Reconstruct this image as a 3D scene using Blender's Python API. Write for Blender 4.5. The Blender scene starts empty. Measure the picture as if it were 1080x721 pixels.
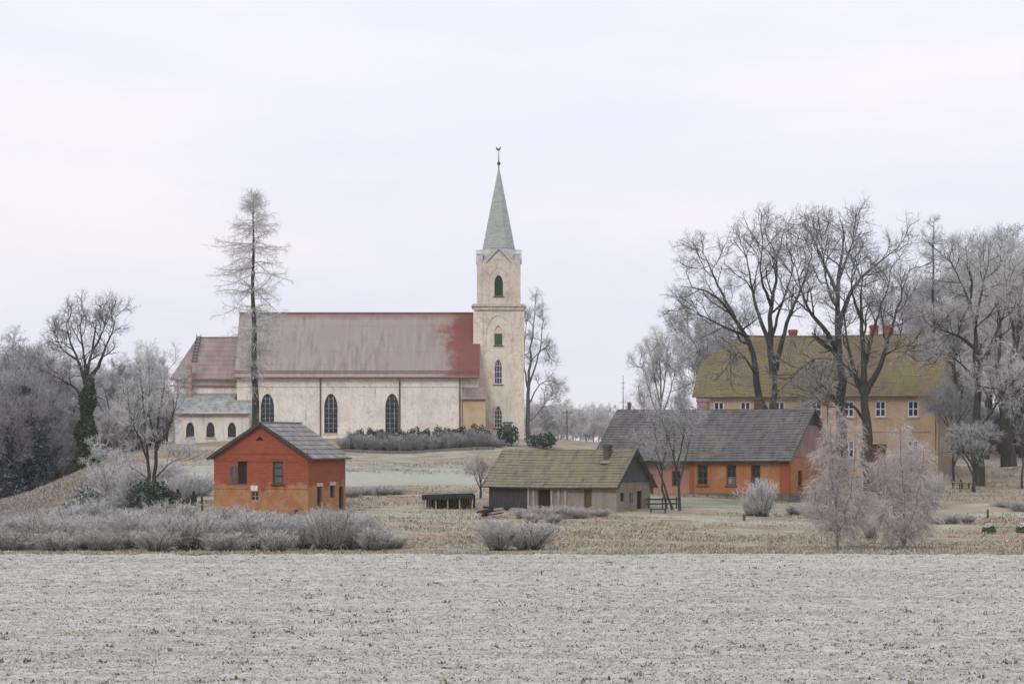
import bpy, bmesh, math, random
import numpy as np
from mathutils import Vector

R = math.radians
scene = bpy.context.scene
C = scene.collection
random.seed(7)

# ------------------------------------------------------------------ camera model (telephoto, 20 degrees wide)
PW, PH = 1080.0, 721.0
YH = 470.0                       # photo row of the eye level
EYE = 7.1                        # eye height above the far edge of the field
K = 2 * math.tan(R(10.0)) / PW   # metres per pixel per metre of distance

def wx(u, D): return (u - 540.0) * K * D
def wz(y, D): return EYE - (y - YH) * K * D

# ------------------------------------------------------------------ terrain
CP = []
def cps(u, lst):
    for D, y in lst: CP.append((wx(u, D), D, wz(y, D)))
for u in range(-300, 1400, 130):
    CP.append((wx(u, 194), 194, -0.28)); CP.append((wx(u, 184), 184, -0.45))
cps(-150, [(240, 560), (280, 546), (300, 541), (340, 535), (420, 515)])
cps(0,   [(218, 572), (240, 557), (270, 545), (300, 534), (320, 534), (345, 530), (420, 510)])
cps(60,  [(240, 556), (270, 536), (300, 509), (330, 512), (360, 500), (420, 495)])
cps(105, [(218, 570), (240, 553), (270, 526), (300, 491), (330, 486), (360, 480)])
cps(180, [(240, 545), (270, 528), (300, 505), (340, 480), (364, 469), (400, 464)])
cps(275, [(215, 567), (228, 551), (240, 541), (262, 528), (300, 503), (340, 482), (367, 463), (400, 463)])
cps(430, [(218, 566), (240, 546), (280, 518), (310, 502), (340, 486), (356, 479), (366, 462), (390, 462), (420, 466)])
cps(525, [(218, 567), (240, 546), (260, 530), (310, 500), (340, 480), (364, 463), (390, 463)])
cps(600, [(218, 567), (240, 546), (255, 537), (310, 495), (360, 477), (420, 470), (470, 469)])
cps(750, [(225, 563), (240, 549), (262, 526), (280, 517), (310, 500), (350, 485), (420, 470)])
cps(880, [(225, 565), (245, 550), (270, 530), (310, 503), (350, 488), (420, 469)])
cps(1000, [(222, 570), (240, 556), (270, 530), (290, 514), (320, 496), (360, 480), (420, 469)])
cps(1110, [(222, 570), (240, 556), (270, 530), (290, 514), (320, 496), (360, 480), (420, 469)])
cps(1250, [(240, 556), (290, 514), (360, 480), (420, 469)])
for D in (560, 720, 950):
    for x in (-190, -90, 0, 90, 190): CP.append((x, D, 6.9 if x > -60 else 6.0))
CPA = np.array(CP)
def _phi(r2): return np.where(r2 > 1e-9, 0.5 * r2 * np.log(np.maximum(r2, 1e-9)), 0.0)
_c = CPA[:, :2] / 100.0
_n = len(_c)
_d2 = ((_c[:, None] - _c[None]) ** 2).sum(-1)
_A = np.zeros((_n + 3, _n + 3))
_A[:_n, :_n] = _phi(_d2) + 2e-4 * np.eye(_n)
_A[:_n, _n] = 1; _A[:_n, _n + 1:] = _c
_A[_n, :_n] = 1; _A[_n + 1:, :_n] = _c.T
_w = np.linalg.solve(_A, np.concatenate([CPA[:, 2], [0, 0, 0]]))
def zt(X, Y):
    X = np.atleast_1d(np.asarray(X, float)); Y = np.atleast_1d(np.asarray(Y, float))
    x = np.clip(X, -150, 150) / 100; y = np.clip(Y, 184, 950) / 100
    out = np.empty(len(x))
    for s in range(0, len(x), 8000):
        a, b = x[s:s + 8000], y[s:s + 8000]
        r2 = (a[:, None] - _c[None, :, 0]) ** 2 + (b[:, None] - _c[None, :, 1]) ** 2
        out[s:s + 8000] = _phi(r2) @ _w[:_n] + _w[_n] + _w[_n + 1] * a + _w[_n + 2] * b
    return out
def gz(x, y): return float(zt(x, y)[0])
def field_z(Y):
    Y = np.asarray(Y, float)
    t = np.clip(Y / 72.0, -3, 1)
    return np.where(Y < 0, 5.3, 5.3 * (1 - t) ** 1.15 * (t < 1)) if False else 5.3 * np.maximum(0, 1 - np.clip(t, 0, 1)) ** 1.1

def spot(u, D):
    x = wx(u, D); return (x, D, gz(x, D))

# ------------------------------------------------------------------ object helpers
def link(o, parent=None):
    C.objects.link(o)
    if parent is not None: o.parent = parent
    return o
def tag(o, label=None, cat=None, group=None, kind=None):
    if label: o['label'] = label
    if cat: o['category'] = cat
    if group: o['group'] = group
    if kind: o['kind'] = kind
    return o
def thing(name, loc, label, cat, group=None, rz=0):
    o = bpy.data.objects.new(name, None); o.empty_display_size = 0.5
    link(o); o.location = loc; o.rotation_euler = (0, 0, rz)
    return tag(o, label, cat, group)
def mesh_np(name, V, F4=None, F3=None, smooth=False):
    me = bpy.data.meshes.new(name)
    V = np.asarray(V, np.float32)
    me.vertices.add(len(V)); me.vertices.foreach_set('co', V.ravel())
    parts, starts, off = [], [], 0
    for F, n in ((F4, 4), (F3, 3)):
        if F is None or len(F) == 0: continue
        F = np.asarray(F, np.int32)
        parts.append(F.ravel()); starts.append(off + np.arange(len(F), dtype=np.int32) * n); off += F.size
    idx = np.concatenate(parts); st = np.concatenate(starts)
    me.loops.add(len(idx)); me.loops.foreach_set('vertex_index', idx)
    me.polygons.add(len(st)); me.polygons.foreach_set('loop_start', st)
    me.polygons.foreach_set('use_smooth', np.full(len(st), smooth, dtype=bool))
    me.update(calc_edges=True)
    return me
class MB:
    def __init__(s): s.v = []; s.f = []
    def add(s, vs, fs):
        b = len(s.v); s.v += [tuple(p) for p in vs]; s.f += [tuple(i + b for i in f) for f in fs]; return s
    def box(s, x0, x1, y0, y1, z0, z1):
        vs = [(x, y, z) for z in (z0, z1) for y in (y0, y1) for x in (x0, x1)]
        return s.add(vs, [(0, 2, 3, 1), (4, 5, 7, 6), (0, 1, 5, 4), (2, 6, 7, 3), (0, 4, 6, 2), (1, 3, 7, 5)])
    def hexa(s, vs):   # 8 corners ordered like box
        return s.add(vs, [(0, 2, 3, 1), (4, 5, 7, 6), (0, 1, 5, 4), (2, 6, 7, 3), (0, 4, 6, 2), (1, 3, 7, 5)])
    def bar(s, a, b, w, h=None):
        a = Vector(a); b = Vector(b); h = h or w
        d = (b - a).normalized(); u = d.cross(Vector((0, 0, 1)))
        if u.length < 1e-3: u = Vector((1, 0, 0))
        u.normalize(); v = u.cross(d)
        u *= w / 2; v *= h / 2
        return s.hexa([a - u - v, a + u - v, a - u + v, a + u + v, b - u - v, b + u - v, b - u + v, b + u + v])
    def tube(s, pts, rad, n=8):
        pts = np.array(pts, float)[None]; rr = np.array(rad if hasattr(rad, '__len__') else [rad] * pts.shape[1], float)[None]
        V, F = tubes(pts, rr, n)
        s.add(V.tolist(), F.tolist())
        k = pts.shape[1]
        b = len(s.v) - k * n
        s.f.append(tuple(range(b, b + n))[::-1]); s.f.append(tuple(range(b + (k - 1) * n, b + k * n)))
        return s
    def lathe(s, prof, n=12, c=(0, 0, 0)):
        vs = []; m = len(prof)
        for r, z in prof:
            for i in range(n):
                a = 2 * math.pi * i / n; vs.append((c[0] + r * math.cos(a), c[1] + r * math.sin(a), c[2] + z))
        fs = [(j * n + i, j * n + (i + 1) % n, (j + 1) * n + (i + 1) % n, (j + 1) * n + i) for j in range(m - 1) for i in range(n)]
        fs += [tuple(range(n))[::-1], tuple(range((m - 1) * n, m * n))]
        return s.add(vs, fs)
    def mesh(s, name):
        me = bpy.data.meshes.new(name); me.from_pydata(s.v, [], s.f); me.update(); return me
    def build(s, name, m, parent=None, smooth=False):
        me = s.mesh(name)
        if smooth:
            for p in me.polygons: p.use_smooth = True
        me.materials.append(m)
        return link(bpy.data.objects.new(name, me), parent)
def obj(name, me, m, parent=None):
    if not me.materials: me.materials.append(m)
    return link(bpy.data.objects.new(name, me), parent)

def tubes(P, Rr, s):
    P = np.asarray(P, float); Rr = np.asarray(Rr, float)
    N, k, _ = P.shape
    T = np.gradient(P, axis=1)
    T /= np.linalg.norm(T, axis=2, keepdims=True) + 1e-9
    ref = np.where(np.abs(T[:, :1, 2:3]) > 0.8, np.array([1.0, 0.1, 0]), np.array([0, 0, 1.0]))
    A = np.cross(T, np.broadcast_to(ref, T.shape)); A /= np.linalg.norm(A, axis=2, keepdims=True) + 1e-9
    B = np.cross(T, A)
    ang = 2 * np.pi * np.arange(s) / s
    V = P[:, :, None] + Rr[:, :, None, None] * (np.cos(ang)[None, None, :, None] * A[:, :, None] + np.sin(ang)[None, None, :, None] * B[:, :, None])
    V = V.reshape(-1, 3)
    base = (np.arange(N) * k * s)[:, None, None] + (np.arange(k - 1) * s)[None, :, None]
    i = np.arange(s)[None, None, :]; j = (np.arange(s) + 1)[None, None, :] % s
    F = np.stack([base + i, base + j, base + s + j, base + s + i], -1).reshape(-1, 4)
    return V, F
def merge_tubes(lst):
    Vs, Fs, off = [], [], 0
    for P, Rr, s in lst:
        if len(P) == 0: continue
        V, F = tubes(P, Rr, s); Vs.append(V); Fs.append(F + off); off += len(V)
    return np.concatenate(Vs), np.concatenate(Fs)

# ------------------------------------------------------------------ materials
def srgb(r, g, b):
    return tuple(((c / 255) / 12.92 if c / 255 <= 0.04045 else ((c / 255 + 0.055) / 1.055) ** 2.4) for c in (r, g, b))
class NT:
    def __init__(s, name):
        s.m = bpy.data.materials.new(name); s.m.use_nodes = True
        s.t = s.m.node_tree; s.n = s.t.nodes; s.l = s.t.links
        s.b = s.n['Principled BSDF']; s.b.inputs['Specular IOR Level'].default_value = 0.25
        s.co = s.n.new('ShaderNodeTexCoord')
    def val(s, inp, v):
        if hasattr(v, 'links') or isinstance(v, bpy.types.NodeSocket): s.l.new(v, inp)
        else: inp.default_value = (*v, 1) if isinstance(v, tuple) and len(v) == 3 and inp.type == 'RGBA' else v
    def map(s, scale=(1, 1, 1), src='Object'):
        mp = s.n.new('ShaderNodeMapping'); mp.inputs['Scale'].default_value = scale
        s.l.new(s.co.outputs[src], mp.inputs[0]); return mp.outputs[0]
    def noise(s, scale, detail=4, rough=0.6, vec=None, stretch=(1, 1, 1)):
        t = s.n.new('ShaderNodeTexNoise'); t.inputs['Scale'].default_value = scale
        t.inputs['Detail'].default_value = detail; t.inputs['Roughness'].default_value = rough
        s.l.new(vec or s.map(stretch), t.inputs['Vector']); return t.outputs['Fac']
    def ramp(s, fac, a, b):      # smooth 0..1 between a and b
        r = s.n.new('ShaderNodeMapRange'); r.interpolation_type = 'SMOOTHSTEP'
        r.inputs[1].default_value = a; r.inputs[2].default_value = b
        s.l.new(fac, r.inputs[0]); return r.outputs[0]
    def mix(s, fac, a, b, mode='MIX'):
        m = s.n.new('ShaderNodeMix'); m.data_type = 'RGBA'; m.blend_type = mode
        s.val(m.inputs[0], fac); s.val(m.inputs[6], a); s.val(m.inputs[7], b); return m.outputs[2]
    def math(s, op, a, b=0.0):
        m = s.n.new('ShaderNodeMath'); m.operation = op
        s.val(m.inputs[0], a); s.val(m.inputs[1], b); return m.outputs[0]
    def xyz(s, src='Object'):
        m = s.n.new('ShaderNodeSeparateXYZ'); s.l.new(s.co.outputs[src], m.inputs[0]); return m.outputs
    def island(s):
        return s.n.new('ShaderNodeNewGeometry').outputs['Random Per Island']
    def attr(s, name):
        a = s.n.new('ShaderNodeAttribute'); a.attribute_name = name; return a.outputs
    def bump(s, h, strength=0.4, dist=0.03):
        b = s.n.new('ShaderNodeBump'); b.inputs['Strength'].default_value = strength; b.inputs['Distance'].default_value = dist
        s.l.new(h, b.inputs['Height']); s.l.new(b.outputs[0], s.b.inputs['Normal'])
    def out(s, col, rough=0.85):
        s.val(s.b.inputs['Base Color'], col); s.val(s.b.inputs['Roughness'], rough); return s.m
def noisy(name, a, b, scale=2.0, stretch=(1, 1, 1), rough=0.85, lo=0.35, hi=0.65, bump=0.3, c=None, cscale=0.6):
    t = NT(name)
    n = t.noise(scale, 6, 0.65, stretch=stretch)
    col = t.mix(t.ramp(n, lo, hi), a, b)
    if c: col = t.mix(t.ramp(t.noise(cscale, 3), 0.5, 0.7), col, c)
    if bump: t.bump(n, bump)
    return t.out(col, rough)
def islands(name, cols, rough=0.9):
    t = NT(name); r = t.n.new('ShaderNodeValToRGB'); t.l.new(t.island(), r.inputs[0])
    els = r.color_ramp.elements
    while len(els) < len(cols): els.new(0.5)
    for i, c in enumerate(cols):
        els[i].position = i / (len(cols) - 1); els[i].color = (*c, 1)
    return t.out(r.outputs[0], rough)

M = {}
# church
def plaster(name, base, dirty, rust, rustamt=0.62):
    t = NT(name)
    col = t.mix(t.ramp(t.noise(0.35, 5, 0.65), 0.35, 0.7), base, tuple(c * 0.82 for c in base))
    col = t.mix(t.math('MULTIPLY', t.ramp(t.noise(1.6, 6, 0.7, stretch=(1, 1, 0.22)), 0.47, 0.75), 0.62), col, dirty)
    col = t.mix(t.math('MULTIPLY', t.ramp(t.noise(0.5, 6, 0.7), rustamt, rustamt + 0.13), 0.6), col, rust)
    col = t.mix(t.math('MULTIPLY', t.ramp(t.noise(3.0, 6, 0.75), 0.52, 0.66), 0.5), col, tuple(c * 0.6 for c in dirty))
    run = t.math('MULTIPLY', t.ramp(t.noise(2.6, 4, 0.7, stretch=(1, 1, 0.05)), 0.56, 0.72), t.ramp(t.noise(0.4, 3), 0.42, 0.6))
    col = t.mix(t.math('MULTIPLY', run, 0.7), col, tuple(c * 0.62 for c in dirty))
    t.bump(t.noise(6, 5), 0.3, 0.02)
    return t.out(col, 0.9)
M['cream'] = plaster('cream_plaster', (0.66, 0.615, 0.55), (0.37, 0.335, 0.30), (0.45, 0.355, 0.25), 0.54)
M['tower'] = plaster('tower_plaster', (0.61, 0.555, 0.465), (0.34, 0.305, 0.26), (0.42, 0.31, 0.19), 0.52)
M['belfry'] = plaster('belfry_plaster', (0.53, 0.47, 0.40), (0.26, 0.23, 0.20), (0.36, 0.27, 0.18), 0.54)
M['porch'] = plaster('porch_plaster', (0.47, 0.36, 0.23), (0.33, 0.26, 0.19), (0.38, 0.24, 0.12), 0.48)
M['trim'] = noisy('stone_trim', (0.50, 0.45, 0.38), (0.30, 0.27, 0.23), 3, bump=0.3)
def metal_roof():
    t = NT('frosted_red_roof')
    x, y, z = t.xyz()
    warp = t.math('MULTIPLY', t.math('SUBTRACT', t.noise(0.35, 5, 0.7), 0.5), 9.0)
    m = t.ramp(t.math('ADD', x, warp), 25.2, 28.3)
    top = t.ramp(t.math('ADD', z, t.math('MULTIPLY', t.noise(0.5, 4), 1.2)), 15.7, 16.6)
    m = t.math('MAXIMUM', m, t.math('MULTIPLY', top, 0.6))
    frost = t.mix(t.ramp(t.noise(0.9, 5, stretch=(2.2, 0.3, 0.3)), 0.35, 0.7), (0.255, 0.222, 0.208), (0.17, 0.145, 0.137))
    frost = t.mix(t.ramp(t.noise(0.16, 3), 0.4, 0.62), frost, (0.225, 0.195, 0.175))
    red = t.mix(t.noise(1.2, 5), (0.165, 0.05, 0.037), (0.125, 0.048, 0.04))
    col = t.mix(m, frost, red)
    w = t.n.new('ShaderNodeTexWave'); w.inputs['Scale'].default_value = 0.55; w.bands_direction = 'X'; w.inputs['Distortion'].default_value = 0.2
    t.l.new(t.map((1, 1, 1)), w.inputs['Vector'])
    seam = t.ramp(w.outputs['Fac'], 0.93, 1.0)
    col = t.mix(t.math('MULTIPLY', seam, 0.12), col, (0.15, 0.08, 0.07))
    t.bump(seam, 0.2, 0.03)
    return t.out(col, 0.7)
M['nave_roof'] = metal_roof()
M['choir_roof'] = noisy('choir_roof_metal', (0.245, 0.19, 0.18), (0.175, 0.13, 0.125), 0.8, (1, 0.4, 0.4), bump=0.2)
M['roof_edge'] = noisy('roof_edge', (0.24, 0.13, 0.11), (0.16, 0.09, 0.08), 2)
M['grey_tin'] = noisy('grey_tin_roof', (0.27, 0.275, 0.255), (0.16, 0.17, 0.155), 1.2, (1.5, 0.5, 0.5), rough=0.7, c=(0.30, 0.34, 0.38), cscale=0.35)
M['spire'] = noisy('spire_shingle', (0.33, 0.355, 0.33), (0.25, 0.275, 0.25), 1.5, (1, 1, 2.5), rough=0.7)
M['pale_lead'] = noisy('pale_lead', (0.44, 0.44, 0.42), (0.32, 0.325, 0.31), 2, rough=.7)
M['gilt'] = noisy('dark_iron', (0.05, 0.045, 0.04), (0.09, 0.075, 0.06), 5, rough=0.5)
M['pipe'] = noisy('downpipe_paint', (0.15, 0.075, 0.05), (0.09, 0.05, 0.035), 3, rough=0.6)
M['frame_dark'] = noisy('dark_green_frame', (0.028, 0.045, 0.042), (0.05, 0.065, 0.06), 4, rough=0.7)
M['shutter_green'] = noisy('green_shutter', (0.02, 0.11, 0.05), (0.03, 0.075, 0.04), 3, (1, 1, 8), rough=0.7)
M['louvre'] = noisy('green_louvre', (0.025, 0.075, 0.055), (0.015, 0.04, 0.03), 3, (1, 1, 8), rough=0.7)
M['white_paint'] = noisy('white_paint', (0.68, 0.68, 0.70), (0.52, 0.51, 0.50), 4, rough=0.6)
def glass(name, col, r=0.12):
    t = NT(name); t.b.inputs['Specular IOR Level'].default_value = 0.5
    t.bump(t.noise(1.5, 2), 0.15, 0.05)
    return t.out(t.mix(t.ramp(t.noise(1.3, 2), 0.4, 0.6), col, tuple(c * 0.5 for c in col)), r)
M['leading'] = noisy('grey_leading', (0.30, 0.32, 0.34), (0.12, 0.13, 0.14), .9, bump=0)
M['glass'] = glass('dark_glass', (0.012, 0.016, 0.024), 0.25)
M['glass_blue'] = glass('blue_glass', (0.015, 0.022, 0.06), 0.2)
M['glass_pale'] = glass('pale_glass', (0.20, 0.23, 0.28), 0.2)
M['void'] = noisy('dark_interior', (0.012, 0.011, 0.01), (0.02, 0.018, 0.016), 1, bump=0)
# red house
def red_brick():
    t = NT('red_brick_wall')
    x, y, z = t.xyz()
    br = t.n.new('ShaderNodeTexBrick'); br.inputs['Scale'].default_value = 1.0
    br.inputs['Brick Width'].default_value = 0.5; br.inputs['Row Height'].default_value = 0.16; br.inputs['Mortar Size'].default_value = 0.012
    br.inputs['Color1'].default_value = (0.25, 0.055, 0.026, 1); br.inputs['Color2'].default_value = (0.185, 0.042, 0.022, 1); br.inputs['Mortar'].default_value = (0.26, 0.10, 0.06, 1)
    cx = t.n.new('ShaderNodeCombineXYZ'); t.l.new(t.math('ADD', x, y), cx.inputs[0]); t.l.new(z, cx.inputs[1])
    t.l.new(cx.outputs[0], br.inputs['Vector'])
    col = t.mix(t.ramp(t.noise(0.7, 5, 0.7), 0.45, 0.7), br.outputs['Color'], (0.235, 0.075, 0.036))
    col = t.mix(t.math('MULTIPLY', t.ramp(t.noise(1.5, 6, 0.7, stretch=(1, 1, 3)), 0.5, 0.75), 0.55), col, (0.20, 0.05, 0.028))
    edge = t.math('ADD', z, t.math('MULTIPLY', t.math('SUBTRACT', t.noise(0.8, 6, 0.7), 0.5), 3.4))
    och = t.mix(t.ramp(t.noise(1.1, 6, 0.7), 0.4, 0.65), (0.31, 0.165, 0.08), (0.27, 0.11, 0.048))
    och = t.mix(t.ramp(t.noise(1.8, 6, 0.75), 0.52, 0.66), och, (0.16, 0.105, 0.07))
    col = t.mix(t.ramp(edge, 1.95, 2.45), och, col)
    t.bump(br.outputs['Fac'], -0.3, 0.02)
    return t.out(col, 0.9)
M['red_brick'] = red_brick()
def sheet_roof(name, a, b, wave, moss=None, mscale=0.5, m0=0.5, m1=0.68, dark=None, axis='X'):
    t = NT(name)
    n = t.noise(1.4, 6, 0.7, stretch=(1.5, 0.5, 0.5) if axis == 'X' else (1, 1, 1))
    col = t.mix(t.ramp(n, 0.35, 0.65), a, b)
    if moss: col = t.mix(t.ramp(t.noise(mscale, 6, 0.65), m0, m1), col, moss)
    if dark: col = t.mix(t.math('MULTIPLY', t.ramp(t.noise(0.9, 6, 0.75, stretch=(1.6, 0.5, 0.5)), 0.52, 0.66), 0.8), col, dark)
    w = t.n.new('ShaderNodeTexWave'); w.inputs['Scale'].default_value = wave; w.bands_direction = axis; w.inputs['Distortion'].default_value = 0.6
    t.l.new(t.map(), w.inputs['Vector'])
    col = t.mix(t.math('MULTIPLY', t.ramp(w.outputs['Fac'], 0.6, 0.0), t.math('MULTIPLY', t.ramp(t.noise(0.6, 4), .4, .65), .25)), col, tuple(c * 0.45 for c in a))
    t.bump(w.outputs['Fac'], 0.5, 0.05)
    return t.out(col, 0.9)
M['grey_sheet'] = sheet_roof('grey_sheet_roof', (0.195, 0.185, 0.18), (0.12, 0.115, 0.115), 1.1, moss=(0.265, 0.26, 0.255), mscale=1.2)
M['moss_roof'] = sheet_roof('mossy_shingle_roof', (0.19, 0.17, 0.125), (0.12, 0.11, 0.08), 1.3, moss=(0.165, 0.155, 0.085), mscale=0.55, m0=0.42, m1=0.66, dark=(0.085, 0.078, 0.055))
M['slate_roof'] = sheet_roof('weathered_slate_roof', (0.115, 0.11, 0.11), (0.075, 0.07, 0.07), 1.2, moss=(0.145, 0.145, 0.115), mscale=0.4, m0=0.5, m1=0.7, dark=(0.055, 0.05, 0.05))
M['manor_roof'] = sheet_roof('mossy_manor_roof', (0.15, 0.115, 0.073), (0.105, 0.085, 0.058), 0.9, moss=(0.145, 0.13, 0.05), mscale=0.3, m0=0.42, m1=0.62, dark=(0.10, 0.085, 0.055))
M['dark_wood'] = noisy('dark_boards', (0.028, 0.027, 0.028), (0.055, 0.055, 0.056), 2.5, (5, 5, 0.4), bump=0.5)
M['grey_wood'] = noisy('grey_boards', (0.105, 0.105, 0.105), (0.05, 0.05, 0.052), 2.5, (5, 5, 0.4), bump=0.5)
M['pale_wood'] = noisy('pale_timber', (0.33, 0.29, 0.25), (0.20, 0.17, 0.15), 2.5, (4, 4, 0.5), bump=0.4)
M['brown_wood'] = noisy('brown_timber', (0.13, 0.07, 0.04), (0.08, 0.05, 0.03), 2.5, (4, 4, 0.5), bump=0.4)
M['barn_plaster'] = plaster('barn_plaster', (0.235, 0.213, 0.178), (0.12, 0.11, 0.10), (0.19, 0.145, 0.105), 0.48)
M['orange'] = plaster('orange_paint', (0.295, 0.125, 0.05), (0.20, 0.08, 0.032), (0.31, 0.185, 0.11), 0.48)
M['old_brick'] = plaster('worn_pink_brick', (0.30, 0.17, 0.12), (0.22, 0.13, 0.10), (0.34, 0.25, 0.20))
M['pink_boards'] = noisy('faded_pink_boards', (0.25, 0.175, 0.15), (0.16, 0.10, 0.085), 2.0, (5, 5, 0.4), bump=0.4)
M['plinth'] = noisy('dark_plinth', (0.13, 0.10, 0.085), (0.07, 0.06, 0.055), 2)
M['brick'] = noisy('chimney_brick', (0.25, 0.06, 0.04), (0.16, 0.045, 0.035), 3)
M['pink_brick'] = noisy('pale_chimney_brick', (0.30, 0.20, 0.18), (0.20, 0.13, 0.12), 3)
M['soot'] = noisy('sooty_brick', (0.05, 0.04, 0.038), (0.09, 0.07, 0.06), 3)
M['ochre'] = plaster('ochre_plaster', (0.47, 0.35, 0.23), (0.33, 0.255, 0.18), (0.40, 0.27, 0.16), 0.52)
M['ochre_shaded'] = plaster('ochre_shaded_plaster', (0.25, 0.185, 0.135), (0.17, 0.13, 0.105), (0.23, 0.14, 0.09), 0.5)  # darker copy of ochre, with the manor gable's shade put into the colour
# vegetation
M['bark'] = noisy('dark_bark', (0.024, 0.022, 0.019), (0.052, 0.048, 0.043), 2.2, (3, 3, 0.5), bump=0.6, c=(0.03, 0.038, 0.023), cscale=0.8)
M['bark_frost'] = noisy('frosted_bark', (0.10, 0.098, 0.10), (0.20, 0.195, 0.20), 2.2, (3, 3, 0.5), bump=0.6)
M['twig_dark'] = islands('dark_twigs', [(0.085, 0.08, 0.08), (0.20, 0.195, 0.20), (0.40, 0.395, 0.41)])
M['twig_frost'] = islands('frosted_twigs', [(0.21, 0.21, 0.205), (0.43, 0.43, 0.425), (0.60, 0.605, 0.60)])
M['twig_mid'] = islands('half_frosted_twigs', [(0.12, 0.122, 0.122), (0.27, 0.275, 0.275), (0.45, 0.455, 0.46)])
M['twig_pink'] = islands('pinkish_frosted_twigs', [(0.24, 0.205, 0.195), (0.42, 0.375, 0.37), (0.55, 0.52, 0.515)])
M['twig_bush'] = islands('grey_bush_twigs', [(0.18, 0.17, 0.16), (0.37, 0.36, 0.345), (0.54, 0.535, 0.52)])
M['twig_brown'] = islands('brown_heath_twigs', [(0.15, 0.118, 0.098), (0.25, 0.21, 0.18), (0.37, 0.34, 0.31)])
M['bush_stem'] = islands('dark_bush_stems', [(.03, .026, .024), (.07, .06, .055), (.13, .12, .115)])
M['evergreen'] = islands('dark_evergreen', [(0.010, 0.022, 0.016), (0.025, 0.05, 0.03), (0.09, 0.12, 0.10)])
M['frosty_green'] = islands('frosty_evergreen', [(0.05, 0.075, 0.06), (0.15, 0.18, 0.16), (0.34, 0.36, 0.36)])
M['ivy'] = islands('ivy_leaves', [(0.012, 0.02, 0.012), (0.028, 0.045, 0.024), (0.07, 0.09, 0.06)])
M['spruce'] = islands('frosty_spruce', [(0.022, 0.032, 0.034), (0.05, 0.065, 0.068), (0.17, 0.19, 0.20)])
M['boxwood'] = islands('clipped_green', [(0.03, 0.07, 0.02), (0.06, 0.12, 0.035), (0.10, 0.16, 0.06)])
M['hoar'] = islands('hoar_cap', [(0.30, 0.34, 0.28), (0.5, 0.52, 0.48), (0.62, 0.63, 0.6)])
M['stubble'] = islands('frosted_field_blades', [(0.17, 0.165, 0.125), (0.33, 0.335, 0.30), (0.40, 0.405, 0.38), (0.48, 0.485, 0.475), (0.29, 0.25, 0.20)])
def banded_stubble():
    t = NT('frosted_field_blades')
    rp = t.n.new('ShaderNodeValToRGB'); t.l.new(t.island(), rp.inputs[0]); els = rp.color_ramp.elements
    cs = [(0.17, 0.168, 0.125), (0.335, 0.345, 0.305), (0.405, 0.415, 0.385), (0.48, 0.49, 0.475), (0.30, 0.265, 0.21)]
    while len(els) < 5: els.new(.5)
    for i, c in enumerate(cs): els[i].position = i / 4; els[i].color = (*c, 1)
    b1 = t.ramp(t.noise(0.42, 5, 0.65, stretch=(0.03, 1, 1)), .47, .66); b2 = t.ramp(t.noise(0.25, 4, 0.6, stretch=(0.25, 1, 1)), .45, .68)
    col = t.mix(t.math('MULTIPLY', b1, .5), rp.outputs[0], (.20, .195, .145))
    col = t.mix(t.math('MULTIPLY', b2, .35), col, (.27, .285, .225))
    return t.out(col, .9)
M['stubble'] = banded_stubble()
M['weed'] = islands('field_weed_blades', [(.06, .07, .035), (.12, .12, .07), (.2, .13, .085), (.27, .27, .22)])
def patchy_grass(name, cs):
    t = NT(name)
    rp = t.n.new('ShaderNodeValToRGB'); t.l.new(t.island(), rp.inputs[0]); els = rp.color_ramp.elements
    while len(els) < len(cs): els.new(.5)
    for i, c in enumerate(cs): els[i].position = i / (len(cs) - 1); els[i].color = (*c, 1)
    col = t.mix(t.math('MULTIPLY', t.ramp(t.noise(0.16, 6, 0.7, stretch=(0.35, 1, 1)), .53, .64), .6), rp.outputs[0], (.22, .14, .085))
    col = t.mix(t.math('MULTIPLY', t.ramp(t.noise(0.13, 6, 0.7, stretch=(0.3, 1, 1.3)), .53, .66), .65), col, (.33, .345, .30))
    return t.out(col, .9)
M['dry_grass'] = patchy_grass('dry_grass_blades', [(0.15, 0.125, 0.08), (0.27, 0.225, 0.155), (0.32, 0.28, 0.21), (0.36, 0.345, 0.29), (0.22, 0.165, 0.11)])
M['frost_grass'] = islands('frosty_grass_blades', [(0.16, 0.165, 0.12), (0.26, 0.265, 0.22), (0.33, 0.335, 0.31)])
M['coat'] = noisy('dark_coat', (0.012, 0.012, 0.014), (0.02, 0.02, 0.022), 6)
M['skin'] = noisy('skin', (0.45, 0.27, 0.20), (0.42, 0.25, 0.18), 5, bump=0)
M['hair'] = noisy('dark_hair', (0.03, 0.02, 0.015), (0.05, 0.035, 0.025), 6)
M['black_paint'] = noisy('black_painted_wood', (0.014, 0.014, 0.014), (0.03, 0.03, 0.03), 4)

# ------------------------------------------------------------------ ground
rng = np.random.default_rng(11)
def blurnoise(sh, n, rs, stretch=(1, 1)):
    a = rs.standard_normal(sh)
    for _ in range(2):
        for ax in (0, 1):
            w = max(1, int(n * stretch[ax]))
            ker = np.ones(w) / w
            if w > 1: a = np.apply_along_axis(lambda v: np.convolve(v, ker, 'same'), ax, a)
    return a / (a.std() + 1e-9)
def grid_mesh(name, xs, ys, Z, smooth=True):
    nx, ny = len(xs), len(ys)
    X, Y = np.meshgrid(xs, ys)
    V = np.stack([X.ravel(), Y.ravel(), Z.ravel()], 1)
    i = (np.arange(ny - 1)[:, None] * nx + np.arange(nx - 1)[None]).ravel()
    return mesh_np(name, V, np.stack([i, i + 1, i + nx + 1, i + nx], 1), smooth=smooth)
far = lambda a, b, n: np.geomspace(a, b, n)
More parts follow.
